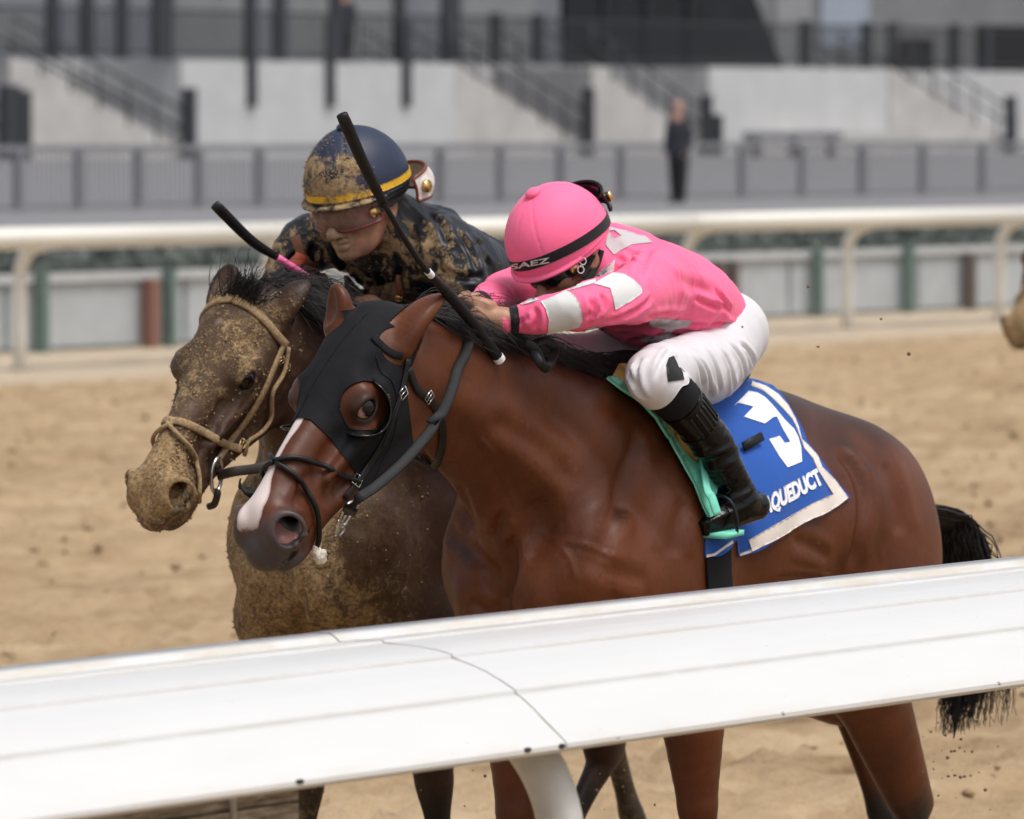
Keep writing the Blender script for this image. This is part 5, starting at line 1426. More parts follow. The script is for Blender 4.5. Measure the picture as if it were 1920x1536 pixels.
# tail of the bay streaming behind
tail_axis = np.array([BAY.px(u, v, 0) for u, v in ((1728, 955), (1775, 975), (1800, 1040), (1806, 1140), (1806, 1260), (1788, 1385))])
tail_axis[0] = (-1.02, 0, tail_axis[0][2])
def tail(root, axis, n, seed):
    A = catmull(axis, 5); r = np.random.RandomState(seed); Vs, Fs, m = [], [], 0
    rad = np.interp(np.linspace(0, 1, len(A)), [0, .2, .5, .8, 1], [.02, .05, .065, .065, .045])
    for i in range(n):
        a, q = r.uniform(0, 6.28), math.sqrt(r.rand()); end = int(len(A) * r.uniform(.72, 1.0)); fl = r.rand() ** 3 * (2.2 if i % 9 == 0 else 1)
        P = []
        for j in range(max(4, end)):
            f = j / len(A); o = np.array([math.cos(a), math.sin(a), .15 * math.sin(2 * a)]) * rad[j] * q * (1 + 1.2 * fl * f)
            P.append(A[j] + o + np.array([-.10 * fl * f * f * 2, 0, .02 * math.sin(5 * f + a)]) + r.normal(size=3) * .0035)
        V, F = tube(np.array(P), np.linspace(.0028, .0008, len(P)), 3, cap=False); Vs.append(V); Fs.append(np.array(F) + m); m += len(V)
    V, F = tube(A, rad * .62 * np.interp(np.linspace(0, 1, len(A)), [0, .6, .9, 1], [1, .9, .35, .05]), 10); Vs.append(V); core = [[j + m for j in f] for f in F]
    mesh_obj('tail', np.vstack(Vs), [list(f) for f in np.vstack(Fs)] + core, MAT['hair'], root)
tail(bay_root, tail_axis, 1200, 8)
tail(mud_root, np.array([(-1.02, 0, 1.12), (-1.1, 0, 1.14), (-1.2, 0, 1.05), (-1.26, 0, .9), (-1.28, 0, .7), (-1.25, 0, .5)]), 400, 9)

# --- hood of the bay: close-fitting cloth with eye and ear holes
hV, hT, hN = bay['head']
HQ = ((hV - bay['poll']) @ bay['R']) / bay['k']
near = hV.copy(); mq = mirror_head(bay, hV); near = np.where((HQ[:, 1] < 0)[:, None], mq, hV)
UVn = BAY.uv(near)
hood_poly = [(380, 620), (534, 800), (557, 783), (583, 788), (614, 818), (636, 845), (651, 864), (664, 884), (672, 915), (684, 948), (715, 930), (742, 914), (768, 900), (773, 833), (767, 784), (761, 731), (768, 690), (790, 640), (800, 585), (760, 500), (500, 480)]
g = polysd(UVn, hood_poly)
eye_poly = [(636, 765), (640, 740), (659, 722), (682, 716), (703, 720), (722, 742), (727, 768), (719, 792), (700, 806), (668, 808), (648, 797)]
ge = -polysd(UVn, eye_poly); ge = np.where(HQ[:, 0] > .08, ge, 50)
ge = np.where((HQ[:, 1] < 0) , ge, ge)
earb = [BAY.px(745, 648, .085), BAY.px(630, 606, -.075)]
tips = [BAY.px(834, 554, .11), BAY.px(627, 538, -.075)]
gear = np.full(len(hV), 50.0)
for b_, tp in zip(earb, tips):
    dist = np.linalg.norm(hV - b_, axis=1); tt, dd = axis_t(hV, [b_, b_ * .5 + tp * .5, tp])
    gear = np.minimum(gear, (dist - .044) * 800); gear = np.minimum(gear, np.where((tt > .03) & (dd < .048), -10, 50))
gg = np.minimum(np.minimum(g, ge), gear)
Vh, Th, Nh = clip_mesh(hV, hT, gg, (hN,))
Nh /= np.linalg.norm(Nh, axis=1)[:, None]
pk = (fbm(Vh, 30, 3, 9) - .5) * .003
hood_root = empty('blinker_hood', BAY.O, ROTZ, 'black cloth blinker hood over the bay horse\'s head', 'hood')
V, T = thicken(Vh + Nh * (.0022 + pk[:, None]), Th, Nh, .0016)
mesh_obj('hood_cloth', V, T, MAT['hood'], hood_root)
bay_skin = bay['surf']; hood_surf = Surf(BAY, (bay['V'], bay['T']), (V, T))
bay['hsurf'] = hood_surf
# stitched seam rims round the holes
def rim_from_px(uvs, name, r_):
    for mirror in (False, True):
        P = []
        for u_, v_ in catmull(np.array(uvs + uvs[:1], float), 4):
            p, n_ = bay_skin.hit(u_, v_); P.append(p + n_ * .003)
        P = smooth_path(P, 2)
        if mirror: P = mirror_head(bay, P)
        V_, F_ = tube(P, r_, 6); mesh_obj(name, V_, F_, MAT['hood'], hood_root)
rim_from_px(eye_poly, 'hem', .0024)
V_, F_ = hood_surf.strap([(700, 632), (716, 650), (736, 664), (754, 668)], .017, .003, .003); mesh_obj('ear_strap', V_, F_, MAT['hood'], hood_root)
V_, F_ = hood_surf.strap([(690, 585), (640, 640), (590, 715), (556, 783)], .004, .0016, .0005); mesh_obj('seam', V_, F_, MAT['hood'], hood_root)
V_, F_ = hood_surf.strap([(705, 668), (716, 700), (735, 715), (745, 760), (738, 820), (715, 870), (690, 930)], .004, .0016, .0005); mesh_obj('seam', V_, F_, MAT['hood'], hood_root)
# blinker cups: curved plastic shields standing out behind each eye
cup_uv = [(697, 712), (716, 726), (727, 750), (728, 775), (718, 798), (698, 812), (672, 818), (650, 812)]
P, N = px_path(bay, bay_skin, cup_uv, 5, .004)
cen, cn = bay_skin.hit(684, 762)
for mirror in (False, True):
    rows = []
    for j, (o_, in_) in enumerate(((0, 0), (.014, -.003), (.026, .0), (.034, .006))):
        rows.append(P + cn * o_ + (cen - P) * np.linspace(.0, .0, len(P))[:, None] + (cen - P) / np.linalg.norm(cen - P, axis=1)[:, None] * in_)
    G = np.array(rows); m, n_ = G.shape[:2]
    e_ = np.sin(np.linspace(0, math.pi, n_)) ** .4
    for j in range(1, m): G[j] = G[0] + (G[j] - G[0]) * (.25 + .75 * e_)[:, None]
    Vc = G.reshape(-1, 3); Fc = [(a * n_ + b, a * n_ + b + 1, (a + 1) * n_ + b + 1, (a + 1) * n_ + b) for a in range(m - 1) for b in range(n_ - 1)]
    if mirror: Vc = mirror_head(bay, Vc)
    Tc = quads_to_tris(np.array(Fc)); nn = vnormals(Vc, Tc); V_, T_ = thicken(Vc - nn * .001, Tc, nn, .002)
    cup_ = mesh_obj('blinker_cup', V_, T_, MAT['plastic'], hood_root)
    P2 = G[-1] if not mirror else mirror_head(bay, G[-1])
    V_, F_ = tube(P2, .0022, 6); mesh_obj('cup_rim', V_, F_, MAT['plastic'], cup_)

# --- bridle of the bay
br = empty('bridle', BAY.O, ROTZ, 'black leather bridle with steel bit on the hooded bay horse', 'bridle')
head_strap(bay, hood_surf, 'noseband', [(520, 868), (540, 862), (565, 862), (610, 877), (652, 899), (672, 905)], .012, .0062, MAT['leather'], br, True, True)
head_strap(bay, hood_surf, 'noseband', [(520, 872), (549, 892), (570, 920), (583, 947), (591, 975), (592, 1022)], .012, .0060, MAT['leather'], br, True, True)
head_strap(bay, hood_surf, 'cheek_strap', [(765, 672), (754, 725), (742, 765), (722, 820), (700, 858), (672, 902), (645, 935)], .016, .0035, MAT['leather'], br)
head_strap(bay, hood_surf, 'throat_latch', [(764, 690), (780, 731), (802, 747), (821, 777), (829, 800), (827, 841), (814, 880), (791, 900)], .018, .004, MAT['leather'], br, True, False, .004)
head_strap(bay, hood_surf, 'hood_tie', [(748, 745), (738, 775), (724, 812), (714, 838)], .005, .003, MAT['leather'], br, True, True)
def buckle(u, v, ang, par, mat, surf, s_=.013):
    p, n_ = surf.hit(u, v); t_ = np.cross(n_, (0, 0, 1)); t_ /= np.linalg.norm(t_); b_ = np.cross(n_, t_)
    ca, sa = math.cos(ang), math.sin(ang); x_, y_ = t_ * ca + b_ * sa, b_ * ca - t_ * sa
    R3 = np.stack([x_, y_, n_], 1); q = [p + n_ * .007 + x_ * a * s_ + y_ * b * s_ * .8 for a, b in ((-1, -1), (1, -1), (1, 1), (-1, 1), (-1, -1))]
    V_, F_ = merge(tube(np.array(q), .0016, 6), tube(np.array([q[0] * .5 + q[3] * .5, q[1] * .5 + q[2] * .5]), .0014, 6)); mesh_obj('buckle', V_, F_, mat, par)
for u_, v_, a_ in ((752, 737, .6), (801, 744, .9), (667, 902, .9)): buckle(u_, v_, a_, br, MAT['steel'], hood_surf)
# bit ring, cross bar and rein
p, n_ = hood_surf.hit(633, 957)
t_ = np.array([0, 0, 1.0]); t_ -= n_ * (t_ @ n_); t_ /= np.linalg.norm(t_); s_ = np.cross(t_, n_)
R3 = np.stack([s_, t_, n_], 1); bc = p + n_ * .022
for sgn in (1, -1):
    V_, F_ = torus(bc, R3, .034, .0042, sx=.75, sy=1.0); V2, F2 = tube([bc + t_ * .032 - s_ * .004, bc - t_ * .046 - s_ * .006], .0050, 8); V3, F3 = tube([bc - t_ * .012 - s_ * .030, bc - t_ * .034 + s_ * .026, bc - t_ * .052 + s_ * .016, bc - t_ * .050 - s_ * .010], .0034, 8, smooth_n=5)
    for nm, (vv, ff) in (('bit_ring', (V_, F_)), ('bit_cheek', (V2, F2)), ('bit_bar', (V3, F3))):
        if sgn < 0: vv = mirror_head(bay, vv)
        mesh_obj(nm, vv, ff, MAT['steel'], br)
rein_px = [(646, 944, .13), (668, 938, .14), (704, 913, .155), (761, 862, .165), (818, 792, .15), (848, 728, .115), (866, 655, .075), (877, 612, .062)]
rp = np.array([BAY.px(*q) for q in rein_px]); rp[0] = bc + n_ * .004
rp = catmull(rp, 8)
for i in range(len(rp)):
    q, nn = hood_surf.near(rp[i]); dd = (rp[i] - q) @ nn
    if dd < .010: rp[i] = rp[i] + nn * (.010 - dd)
view = np.array([FWD @ -_fw, LEF @ -_fw, .05])
wv = np.interp(np.linspace(0, 1, len(rp)), [0, .12, .9, 1], [.019, .024, .024, .020])
V_, F_ = ribbon(rp, np.tile(view * .8 + np.array([0, .2, .5]), (len(rp), 1)), wv, .004); mesh_obj('rein', V_, F_, MAT['rubber'], br)
V_, F_ = ribbon(mirror_head(bay, rp[:12]), np.tile(np.array([.4, -.8, .3]), (12, 1)), wv[:12], .004); mesh_obj('rein', V_, F_, MAT['rubber'], br)
# rein loop round the buckle end at the bit and the slack end of the reins on the neck
V_, F_ = ribbon(rp[2:6], np.tile(view, (4, 1)), .031, .007); mesh_obj('rein_keeper', V_, F_, MAT['leather'], br)
loop = [BAY.px(*q) for q in ((985, 640, .13), (1005, 655, .15), (1020, 690, .16), (1032, 680, .165), (1040, 655, .15), (1020, 640, .14), (1000, 650, .14), (1012, 680, .17), (1026, 692, .17))]
V_, F_ = ribbon(catmull(np.array(loop), 6), np.tile(view, (49, 1)), .020, .004); mesh_obj('rein_slack', V_, F_, MAT['leather'], br)
# tongue tie: a scrap of white cloth at the chin
S_ = SDF(); c0 = bay_skin.hit(590, 1018)[0]
for q_, r_ in (((592, 1030), .010), ((602, 1040), .013), ((605, 1050), .009), ((597, 1046), .009)):
    S_.ell(BAY.px(q_[0], q_[1], c0[1] + .01), (r_, r_ * .6, r_ * 1.1), None, .012)
V_, Q_, N_ = S_.mesh(.003); V_ = V_ + N_ * ((fbm(V_, 160, 2, 3) - .5) * .010)[:, None]
mesh_obj('tongue_tie', V_, Q_, fabric('white_rag', (.72, .66, .58)), br)

# --- bridle of the muddy horse
mb = empty('bridle', MUD.O, ROTZ, 'mud-caked leather bridle on the dark brown horse', 'bridle')
ms = mud['surf']; ML = MAT['mudleather']
def mstrap(name, uv, w, t, **k):
    n0 = len(bpy.data.objects); head_strap(mud, ms, name, uv, w, t, ML, mb, **k)
mstrap('browband', [(425, 560), (440, 565), (467, 577), (496, 603), (517, 628), (535, 648)], .022, .007)
mstrap('cheek_strap', [(532, 640), (519, 671), (507, 699), (492, 735), (467, 778), (435, 821), (415, 850), (402, 872)], .017, .006)
mstrap('rope_cheek', [(536, 650), (527, 699), (505, 735), (504, 782), (485, 810), (460, 828), (455, 850)], .010, .0055, round_=True)
mstrap('noseband', [(318, 790), (342, 793), (374, 807), (406, 825), (433, 838), (450, 842)], .020, .006)
mstrap('drop_noseband', [(316, 796), (332, 818), (349, 836), (363, 861), (368, 889), (368, 938)], .011, .0055, round_=True)
for u_, v_, a_ in ((524, 675, .4), (535, 690, .4), (452, 832, 1.0)): buckle(u_, v_, a_, mb, simple('brass', (.6, .42, .2), .3, Metallic=1.0), ms, .010)
p, n_ = ms.hit(398, 890); t_ = np.array([0, 0, 1.0]); t_ -= n_ * (t_ @ n_); t_ /= np.linalg.norm(t_); s_ = np.cross(t_, n_); R3 = np.stack([s_, t_, n_], 1); mc = p + n_ * .012
for sgn in (1, -1):
    V_, F_ = torus(mc, R3, .042, .0048, sx=.62, sy=1.0)
    V_, F_ = (V_, F_) if sgn > 0 else (mirror_head(mud, V_), F_)
    mesh_obj('bit_ring', V_, F_, MAT['steel'], mb)
mr = np.array([mc + n_ * .006] + [MUD.px(*q) for q in ((440, 884, .13), (492, 876, .15), (530, 855, .16), (620, 760, .14), (700, 640, .07))]); mr = catmull(mr, 6)
V_, F_ = ribbon(mr, np.tile(view, (len(mr), 1)), .024, .006); mesh_obj('rein', V_, F_, ML, mb)
lowp = np.array([mc - t_ * .04, MUD.px(408, 925, .06), MUD.px(402, 945, .04), MUD.px(392, 950, .02)]); V_, F_ = tube(lowp, .009, 8, smooth_n=4); mesh_obj('chin_strap', V_, F_, ML, mb)
for nm in ('browband', 'cheek_strap', 'rope_cheek', 'noseband', 'drop_noseband', 'rein', 'chin_strap'):
    pass
for o in mb.children:
    if o.data.materials and o.data.materials[0] == ML:
        at = o.data.attributes.new('mud', 'FLOAT', 'POINT'); at.data.foreach_set('value', np.full(len(o.data.vertices), .95 if 'rein' not in o.name and 'chin' not in o.name else .28, np.float32))
# --- girth of the bay
girth = empty('girth', BAY.O, ROTZ, 'black girth strap round the bay horse behind its foreleg', 'girth')
gp = bay_skin.hit(1345, 1060)[0]; gc = np.array([gp[0], 0, WZ - .38])
P, N = ring_pts(bay_skin, gc, np.array([0, 1.0, 0]), np.array([0, 0, -1.0]), -.9, math.pi + .9, 46)
V_, F_ = ribbon(smooth_path(P + N * .003, 2), N, .10, .005); mesh_obj('girth_band', V_, F_, MAT['hood'], girth)
# ------------------------------------------------------------------ riders, their gear and the saddle
def skin_mat(name, col, mud=False):
    t = NT(name, .5, .4, Subsurface_Weight=.08)
    t.b.inputs['Subsurface Radius'].default_value = (.02, .008, .004)
    c = t.ramp(t.noise(40, 4), [(.3, tuple(x * .8 for x in col)), (.7, tuple(x * 1.15 for x in col))])
    c = t.mix(t.attr('lip'), c, (.34, .11, .09))
    c = t.mix(t.attr('cut'), c, (.35, .012, .012))
    if mud:
        f = t.math('ADD', t.math('ADD', t.math('MULTIPLY', t.noise(70, 6, .7), .6), t.math('MULTIPLY', t.noise(16, 3), .4)), t.math('MULTIPLY', t.attr('mud'), .62))
        m = t.smooth(f, .84, .96); c = t.mix(m, c, t.ramp(t.noise(90, 4), [(.3, (.24, .155, .08)), (.7, (.42, .30, .17))]))
        t.bump(t.math('MULTIPLY', m, t.noise(160, 3)), .5, .003)
    else: t.bump(t.noise(180, 3), .15, .002)
    t.set('Base Color', c); return t.m
MAT['skin'] = skin_mat('tanned_skin', (.36, .185, .115)); MAT['mudskin'] = skin_mat('muddy_skin', (.42, .22, .14), True)
MAT['pink'] = fabric('neon_pink_nylon', (.93, .145, .30), .55, .05, 1500, .1); MAT['pinkcap'] = fabric('neon_pink_cap', (.94, .155, .315), .5, .04, 1500, .1)
MAT['patch'] = fabric('pale_grey_patch', (.62, .62, .62), .6, .05, 1200, .05)
MAT['letter'] = fabric('grey_letter_cloth', (.50, .47, .48), .6, .06, 1200, .05)
MAT['white'] = fabric('white_breeches_nylon', (.62, .605, .63), .6, .04, 1200, .1)
MAT['black'] = fabric('black_elastic', (.014, .014, .016), .7, .2, 800, .1)
MAT['boot'] = simple('black_patent_leather', (.002, .002, .003), .18, .3, 20, .35, 60, .004, spec=.28)
MAT['mudblack'] = muddy('muddy_black_jacket', (.008, .009, .013), .42, .42, 34, bd=.004)
MAT['mudcap'] = muddy('muddy_navy_cap', (.014, .022, .050), .5, .45, 34, bd=.004)
MAT['yellow'] = muddy('muddy_yellow_band', (.78, .46, .03), .6, .38, 40)
t = NT('clear_goggle_lens', .08, .5, Alpha=.28); t.set('Base Color', (.30, .17, .15)); MAT['lens'] = t.m
MAT['smoke'] = simple('smoked_goggle_lens', (.012, .012, .014), .06, .2, 20)
MAT['redframe'] = simple('red_brown_goggle_rim', (.16, .03, .025), .35, .2, 40)
MAT['brass'] = simple('brass', (.72, .46, .18), .3, .2, 60, Metallic=1.0)
MAT['tan'] = simple('brown_strap_leather', (.20, .075, .035), .5, .3, 40, .3, 200, .001)
MAT['cuppearl'] = simple('dirty_white_plastic', (.62, .58, .54), .4, .2, 40)
MAT['silver'] = simple('silver_letter_foil', (.62, .58, .52), .45, .1, 60)

def rider_objects(fr, r, d, root, mats, mudf=None, lip=True):
    V, T, N = r['body']; H = (V - r['hc']) @ r['R'] / d.get('hk', 1)
    near_head = (np.linalg.norm(V - r['hc'], axis=1) < .2)
    lipa = np.where(near_head, sstep(1.1, .7, np.hypot(H[:, 1] / .024, (H[:, 2] + .1005) / .012)) * (H[:, 0] > .08), 0)
    cut = np.where(near_head, sstep(1.0, .6, np.hypot((H[:, 1] + .022) / .006, (H[:, 2] + .104) / .006)) * (H[:, 0] > .07), 0) if mudf else np.zeros(len(V))
    at = dict(lip=lipa, cut=cut, mud=np.where(near_head, .55 * sstep(.05, .1, H[:, 0]) + .2, .3))
    mesh_obj('body', V, T, mats['skin'], root, normals=N, attrs=at); made = {}
    for k in ('jacket', 'breeches'):
        V, T, N = r[k]
        V2, T2 = thicken(V - N * .0025, T, N, .0025)
        N2 = np.vstack([-N, N])
        a = {'mud': np.concatenate([mudf(k, V, N)] * 2)} if mudf else None
        made[k] = mesh_obj(k, V2, T2, mats[k], root, attrs=a)
    for V, T, N in r['boots']:
        a = {'mud': np.full(len(V), .3)} if mudf else None
        made.setdefault('boot', []).append(mesh_obj('boot', V, T, mats['boot'], root, normals=N, attrs=a))
    return made
def helmet(fr, r, name, label, rad, zoff, mats, band_mat, mudf=None, brim=.02, lo=-.018, xoff=0.0, band_px=None):
    root = empty(name, fr.O, ROTZ, label, 'helmet')
    c = r['hc'] + r['R'] @ _v((xoff, 0, zoff)); R = r['R']
    V, T, N, H, g = helmet_shell(c, R, rad, lo - .004, lo)
    a = (lambda P: {'mud': mudf(P)}) if mudf else (lambda P: None)
    N = N / np.linalg.norm(N, axis=1)[:, None]
    seam = np.minimum(np.abs(H[:, 1]), np.abs(H[:, 0] * .5 + H[:, 1] * .866)); seam = np.minimum(seam, np.abs(H[:, 0] * .5 - H[:, 1] * .866))
    V = V - N * (sstep(.004, .0, seam) * .0016 * (H[:, 2] > .03))[:, None] + N * ((fbm(V, 18, 2, 4) - .5) * .003)[:, None]
    Vc, Tc, Nc, Hc = clip_mesh(V, T, g, (N, H)); V2, T2 = thicken(Vc - Nc * .004, Tc, Nc, .004)
    capo = mesh_obj('cap_cover', V2, T2, mats, root, attrs=a(V2))
    # skull rim below the cover
    gb = (H[:, 2] - (lo - .016)) * (1) ; gt = (lo + .004) - H[:, 2]
    Vr, Tr, Nr = clip_mesh(V, T, np.minimum(gb, gt), (N,)); V2, T2 = thicken(Vr - Nr * .006, Tr, Nr, .003)
    mesh_obj('rim', V2, T2, mats if mudf is None else MAT['mudblack'], root, attrs=a(V2))
    # band round the cover
    if band_px is None: hb = H[:, 2] - (lo + .016); bw = .0085
    else:
        hsf = Surf(fr, (V, T)); p3 = [hsf.hit(*q)[0] for q in band_px]; pn = np.cross(p3[1] - p3[0], p3[2] - p3[0]); pn /= np.linalg.norm(pn); hb = (V - p3[0]) @ pn; bw = .0118
    Vb, Tb, Nb = clip_mesh(V, T, bw - np.abs(hb), (N,)); V2, T2 = thicken(Vb + Nb * .0004, Tb, Nb, .0016)
    bando = mesh_obj('band', V2, T2, band_mat, root, attrs=a(V2))
    # short peak
    A = np.linspace(-1.25, 1.25, 25); Vp = []
    for k_, (o_, z_) in enumerate(((-.002, .003), (brim, -.004), (brim, -.008), (-.002, -.003))):
        for q in A: Vp.append(c + R @ _v(((rad[0] + o_ * math.cos(q) ** .5) * math.cos(q), (rad[1] + o_ * .6) * math.sin(q), lo + z_)))
    n_ = len(A); Fp = [(k_ * n_ + j, k_ * n_ + j + 1, ((k_ + 1) % 4) * n_ + j + 1, ((k_ + 1) % 4) * n_ + j) for k_ in range(4) for j in range(n_ - 1)]
    mesh_obj('peak', np.array(Vp), Fp, mats if mudf is None else MAT['mudblack'], root, attrs=a(np.array(Vp)))
    V_, F_ = uvball(c + R @ _v((0, 0, rad[2] + .004)), .019, R, 14, 8, (1, 1, .55)); mesh_obj('button', V_, F_, mats, capo, attrs=a(V_))
    return root, (V, T), bando
def goggles(fr, r, root_name, label, c_off, rad, zc, hz, lens_mat, rim_mat, k=1.0, par=None, strap=True):
    root = par or empty(root_name, fr.O, ROTZ, label, 'goggles')
    R = r['R']; c = r['hc'] + R @ (_v(c_off) * k)
    n_, m = 33, 7; A = np.linspace(-1.32, 1.32, n_); G = []
    for j in range(m):
        s_ = j / (m - 1) * 2 - 1
        for a in A:
            drop = hz * (1 - .22 * abs(math.sin(a)) ** 3)
            nose = -.45 * math.exp(-(a / .16) ** 2) if s_ < 0 else 0
            zz = s_ * drop * (1 + nose); rr = 1 - .10 * s_ * s_
            G.append(c + R @ (_v((rad[0] * math.cos(a) * rr, rad[1] * math.sin(a), zc + zz)) * k))
    G = np.array(G); F = quads_to_tris(np.array([(a * n_ + b, a * n_ + b + 1, (a + 1) * n_ + b + 1, (a + 1) * n_ + b) for a in range(m - 1) for b in range(n_ - 1)]))
    N = vnormals(G, F); V2, T2 = thicken(G, F, N, .0015); mesh_obj('lens', V2, T2, lens_mat, root)
    per = [G[b] for b in range(n_)] + [G[a * n_ + n_ - 1] for a in range(1, m)] + [G[(m - 1) * n_ + b] for b in range(n_ - 2, -1, -1)] + [G[a * n_] for a in range(m - 2, -1, -1)]
    V_, F_ = tube(smooth_path(np.array(per), 1), .0038 * k, 6); mesh_obj('rim', V_, F_, rim_mat, root)
    for sg in (1, -1):
        e = G[(m // 2) * n_ + (n_ - 3 if sg > 0 else 2)]; nn = R @ _v((.25, .95 * sg, .1)); u_ = np.cross(nn, R[:, 2]); u_ /= np.linalg.norm(u_)
        V_, F_ = tube([e, e + nn * .006], .0125 * k, 14); mesh_obj('stud', V_, F_, MAT['brass'], root)
        if strap:
            q = np.array([e + nn * .002, r['hc'] + R @ (_v((.0, .092 * sg, zc + c_off[2] + .008)) * k), r['hc'] + R @ (_v((-.06, .085 * sg, zc + c_off[2] + .02)) * k)])
            V_, F_ = ribbon(catmull(q, 5), np.tile(R @ _v((.2, sg, 0)), (11, 1)), .018 * k, .003); mesh_obj('strap', V_, F_, MAT['black'], root)
    return root
# --- pink rider
pink = rider(BAY, PINK)
pink['jacket'] = crease(BAY, pink['jacket'], [[(1128, 606), (1165, 594), (1200, 578), (1226, 552)], [(1196, 600), (1235, 588), (1290, 588)], [(1240, 612), (1285, 606), (1330, 610)], [(1296, 556), (1330, 572), (1366, 582)],
    [(1112, 630), (1150, 614), (1192, 616)], [(1340, 536), (1352, 562), (1372, 588)], ([(1222, 462), (1206, 492), (1200, 528), (1212, 560)], .010, .006), [(1150, 478), (1175, 492), (1205, 495)], [(1000, 618), (1008, 598), (1002, 575)],
    [(1098, 600), (1112, 580), (1106, 556)], [(1118, 596), (1130, 574), (1128, 548)], [(975, 612), (980, 595)], [(1330, 610), (1356, 606), (1380, 618)], ([(1260, 520), (1310, 540), (1355, 556)], .014, .005), ([(1180, 640), (1230, 626), (1290, 632)], .009, .008)])
pink['breeches'] = crease(BAY, pink['breeches'], [[(1286, 648), (1308, 688), (1316, 730)], [(1312, 642), (1340, 688), (1348, 740)], [(1338, 640), (1368, 688), (1372, 738)], [(1362, 638), (1392, 680), (1392, 722)], [(1384, 640), (1410, 672), (1412, 700)],
    [(1262, 652), (1242, 676), (1226, 716)], [(1205, 668), (1192, 696), (1206, 742)], [(1300, 662), (1325, 700), (1330, 752)], [(1180, 690), (1190, 720), (1214, 752)], [(1268, 680), (1280, 720), (1300, 750)]], .0065, .0075)
pink_root = empty('person', BAY.O, ROTZ, 'crouching jockey in neon pink jacket and white breeches on the bay horse', 'jockey', 'jockeys')
pm = rider_objects(BAY, pink, PINK, pink_root, dict(skin=MAT['skin'], jacket=MAT['pink'], breeches=MAT['white'], boot=MAT['boot']))
js = Surf(BAY, pink['jacket'][:2])
def patches(polys, surf, name, mat, par, off=.0012, t=.0012):
    for q in polys:
        out, holes = (q, ()) if not isinstance(q, dict) else (q['o'], q['h'])
        V_, T_ = surf.patch(out, 5, off, t, holes); mesh_obj(name, V_, T_, mat, par)
patches([[(1014, 566), (1040, 556), (1063, 545), (1078, 556), (1087, 570), (1092, 590), (1091, 603), (1086, 613), (1027, 626), (1029, 600), (1023, 580)],
         [(1112, 533), (1150, 512), (1170, 515), (1188, 525), (1202, 540), (1203, 550), (1178, 568), (1153, 581), (1150, 566), (1143, 541)],
         [(966, 568), (1005, 556), (1012, 563), (979, 573)],
         [(1060, 541), (1118, 524), (1116, 532), (1066, 546)],
         [(1114, 522), (1120, 512), (1153, 485), (1150, 508), (1128, 518)]], js, 'sleeve_check', MAT['patch'], pm['jacket'])
patches([dict(o=[(1129, 424), (1176, 434), (1195, 441), (1211, 444), (1223, 456), (1200, 458), (1182, 460), (1150, 478), (1134, 460), (1139, 440)], h=[[(1141, 434), (1153, 433), (1164, 443), (1150, 449)]]),
         [(1221, 596), (1302, 601), (1287, 614), (1263, 617), (1257, 625), (1268, 631), (1227, 642), (1197, 637), (1211, 630), (1236, 631), (1247, 617), (1215, 609)],
         dict(o=[(1105, 635), (1140, 648), (1184, 659), (1163, 667), (1130, 664), (1114, 659), (1092, 648)], h=[[(1127, 655), (1140, 658), (1133, 662)]])], js, 'jacket_letter', MAT['letter'], pm['jacket'])
V, T, N = pink['jacket']
for A in (pink['armL'], pink['armR']):
    a_ = A[-1] - A[-2]; L_ = np.linalg.norm(a_); a_ /= L_
    m = np.linalg.norm(V - A[-2], axis=1) < .075
    g = np.where(m, .009 - np.abs((V - A[-1]) @ a_ + .022), -1)
    Vb, Tb, Nb = clip_mesh(V, T, g, (N,)); V_, T_ = thicken(Vb, Tb, Nb, .0022); mesh_obj('wrist_band', V_, T_, MAT['black'], pm['jacket'])
# scalloped black knee guard on the breeches and the gaiter below the knee
bs = Surf(BAY, pink['breeches'][:2], pink['boots'][0][:2])
patches([[(1254, 672), (1262, 668), (1268, 680), (1272, 690), (1279, 698), (1282, 712), (1252, 716), (1250, 700), (1249, 686)]], bs, 'scalloped_flap', MAT['black'], pm['breeches'])
V, T, N = pink['boots'][0]
for sg in (0, 1):
    V, T, N = pink['boots'][sg]; L_ = pink['legL'] if sg == 0 else [p * np.array([1, -1, 1]) for p in pink['legL']]
    a_ = L_[3] - L_[1]; a_ /= np.linalg.norm(a_); g = .085 - np.abs((V - L_[1]) @ a_ - .02)
    Vb, Tb, Nb = clip_mesh(V, T, np.where(np.linalg.norm(V - L_[1], axis=1) < .2, g, -1), (N,)); Nb /= np.linalg.norm(Nb, axis=1)[:, None]
    V_, T_ = thicken(Vb, Tb, Nb, .003); mesh_obj('knee_gaiter', V_, T_, MAT['hood'], pm['boot'][sg])
    for s0, w_ in ((.118, .005), (.205, .005)):
        g = w_ - np.abs((V - L_[1]) @ a_ - s0)
        Vb, Tb, Nb = clip_mesh(V, T, np.where(np.linalg.norm(V - L_[1], axis=1) < .3, g, -1), (N,)); Nb /= np.linalg.norm(Nb, axis=1)[:, None]; V_, T_ = thicken(Vb, Tb, Nb, .0025); mesh_obj('boot_seam', V_, T_, MAT['boot'], pm['boot'][sg])
    # ribbed elastic panel
    sd = np.cross(a_, (0, 1, 0)); sd /= np.linalg.norm(sd)
    for k_ in range(7):
        P0 = L_[1] + a_ * .125 - sd * (.045 - .013 * k_) + np.array([0, .2 if sg == 0 else -.2, 0]); P = []
        bsg = Surf(BAY, (V, T)) if k_ == 0 else bsg
        for q in np.linspace(0, .075, 7):
            h_, n_, i_, _d = bsg.bvh.ray_cast(Vector(P0 + a_ * q), Vector((0, -1 if sg == 0 else 1, 0)))
            if h_ is not None: P.append(np.array(h_))
        if len(P) > 3: V_, F_ = tube(np.array(P), .0035, 6); mesh_obj('elastic_rib', V_, F_, MAT['leather'], pm['boot'][sg])
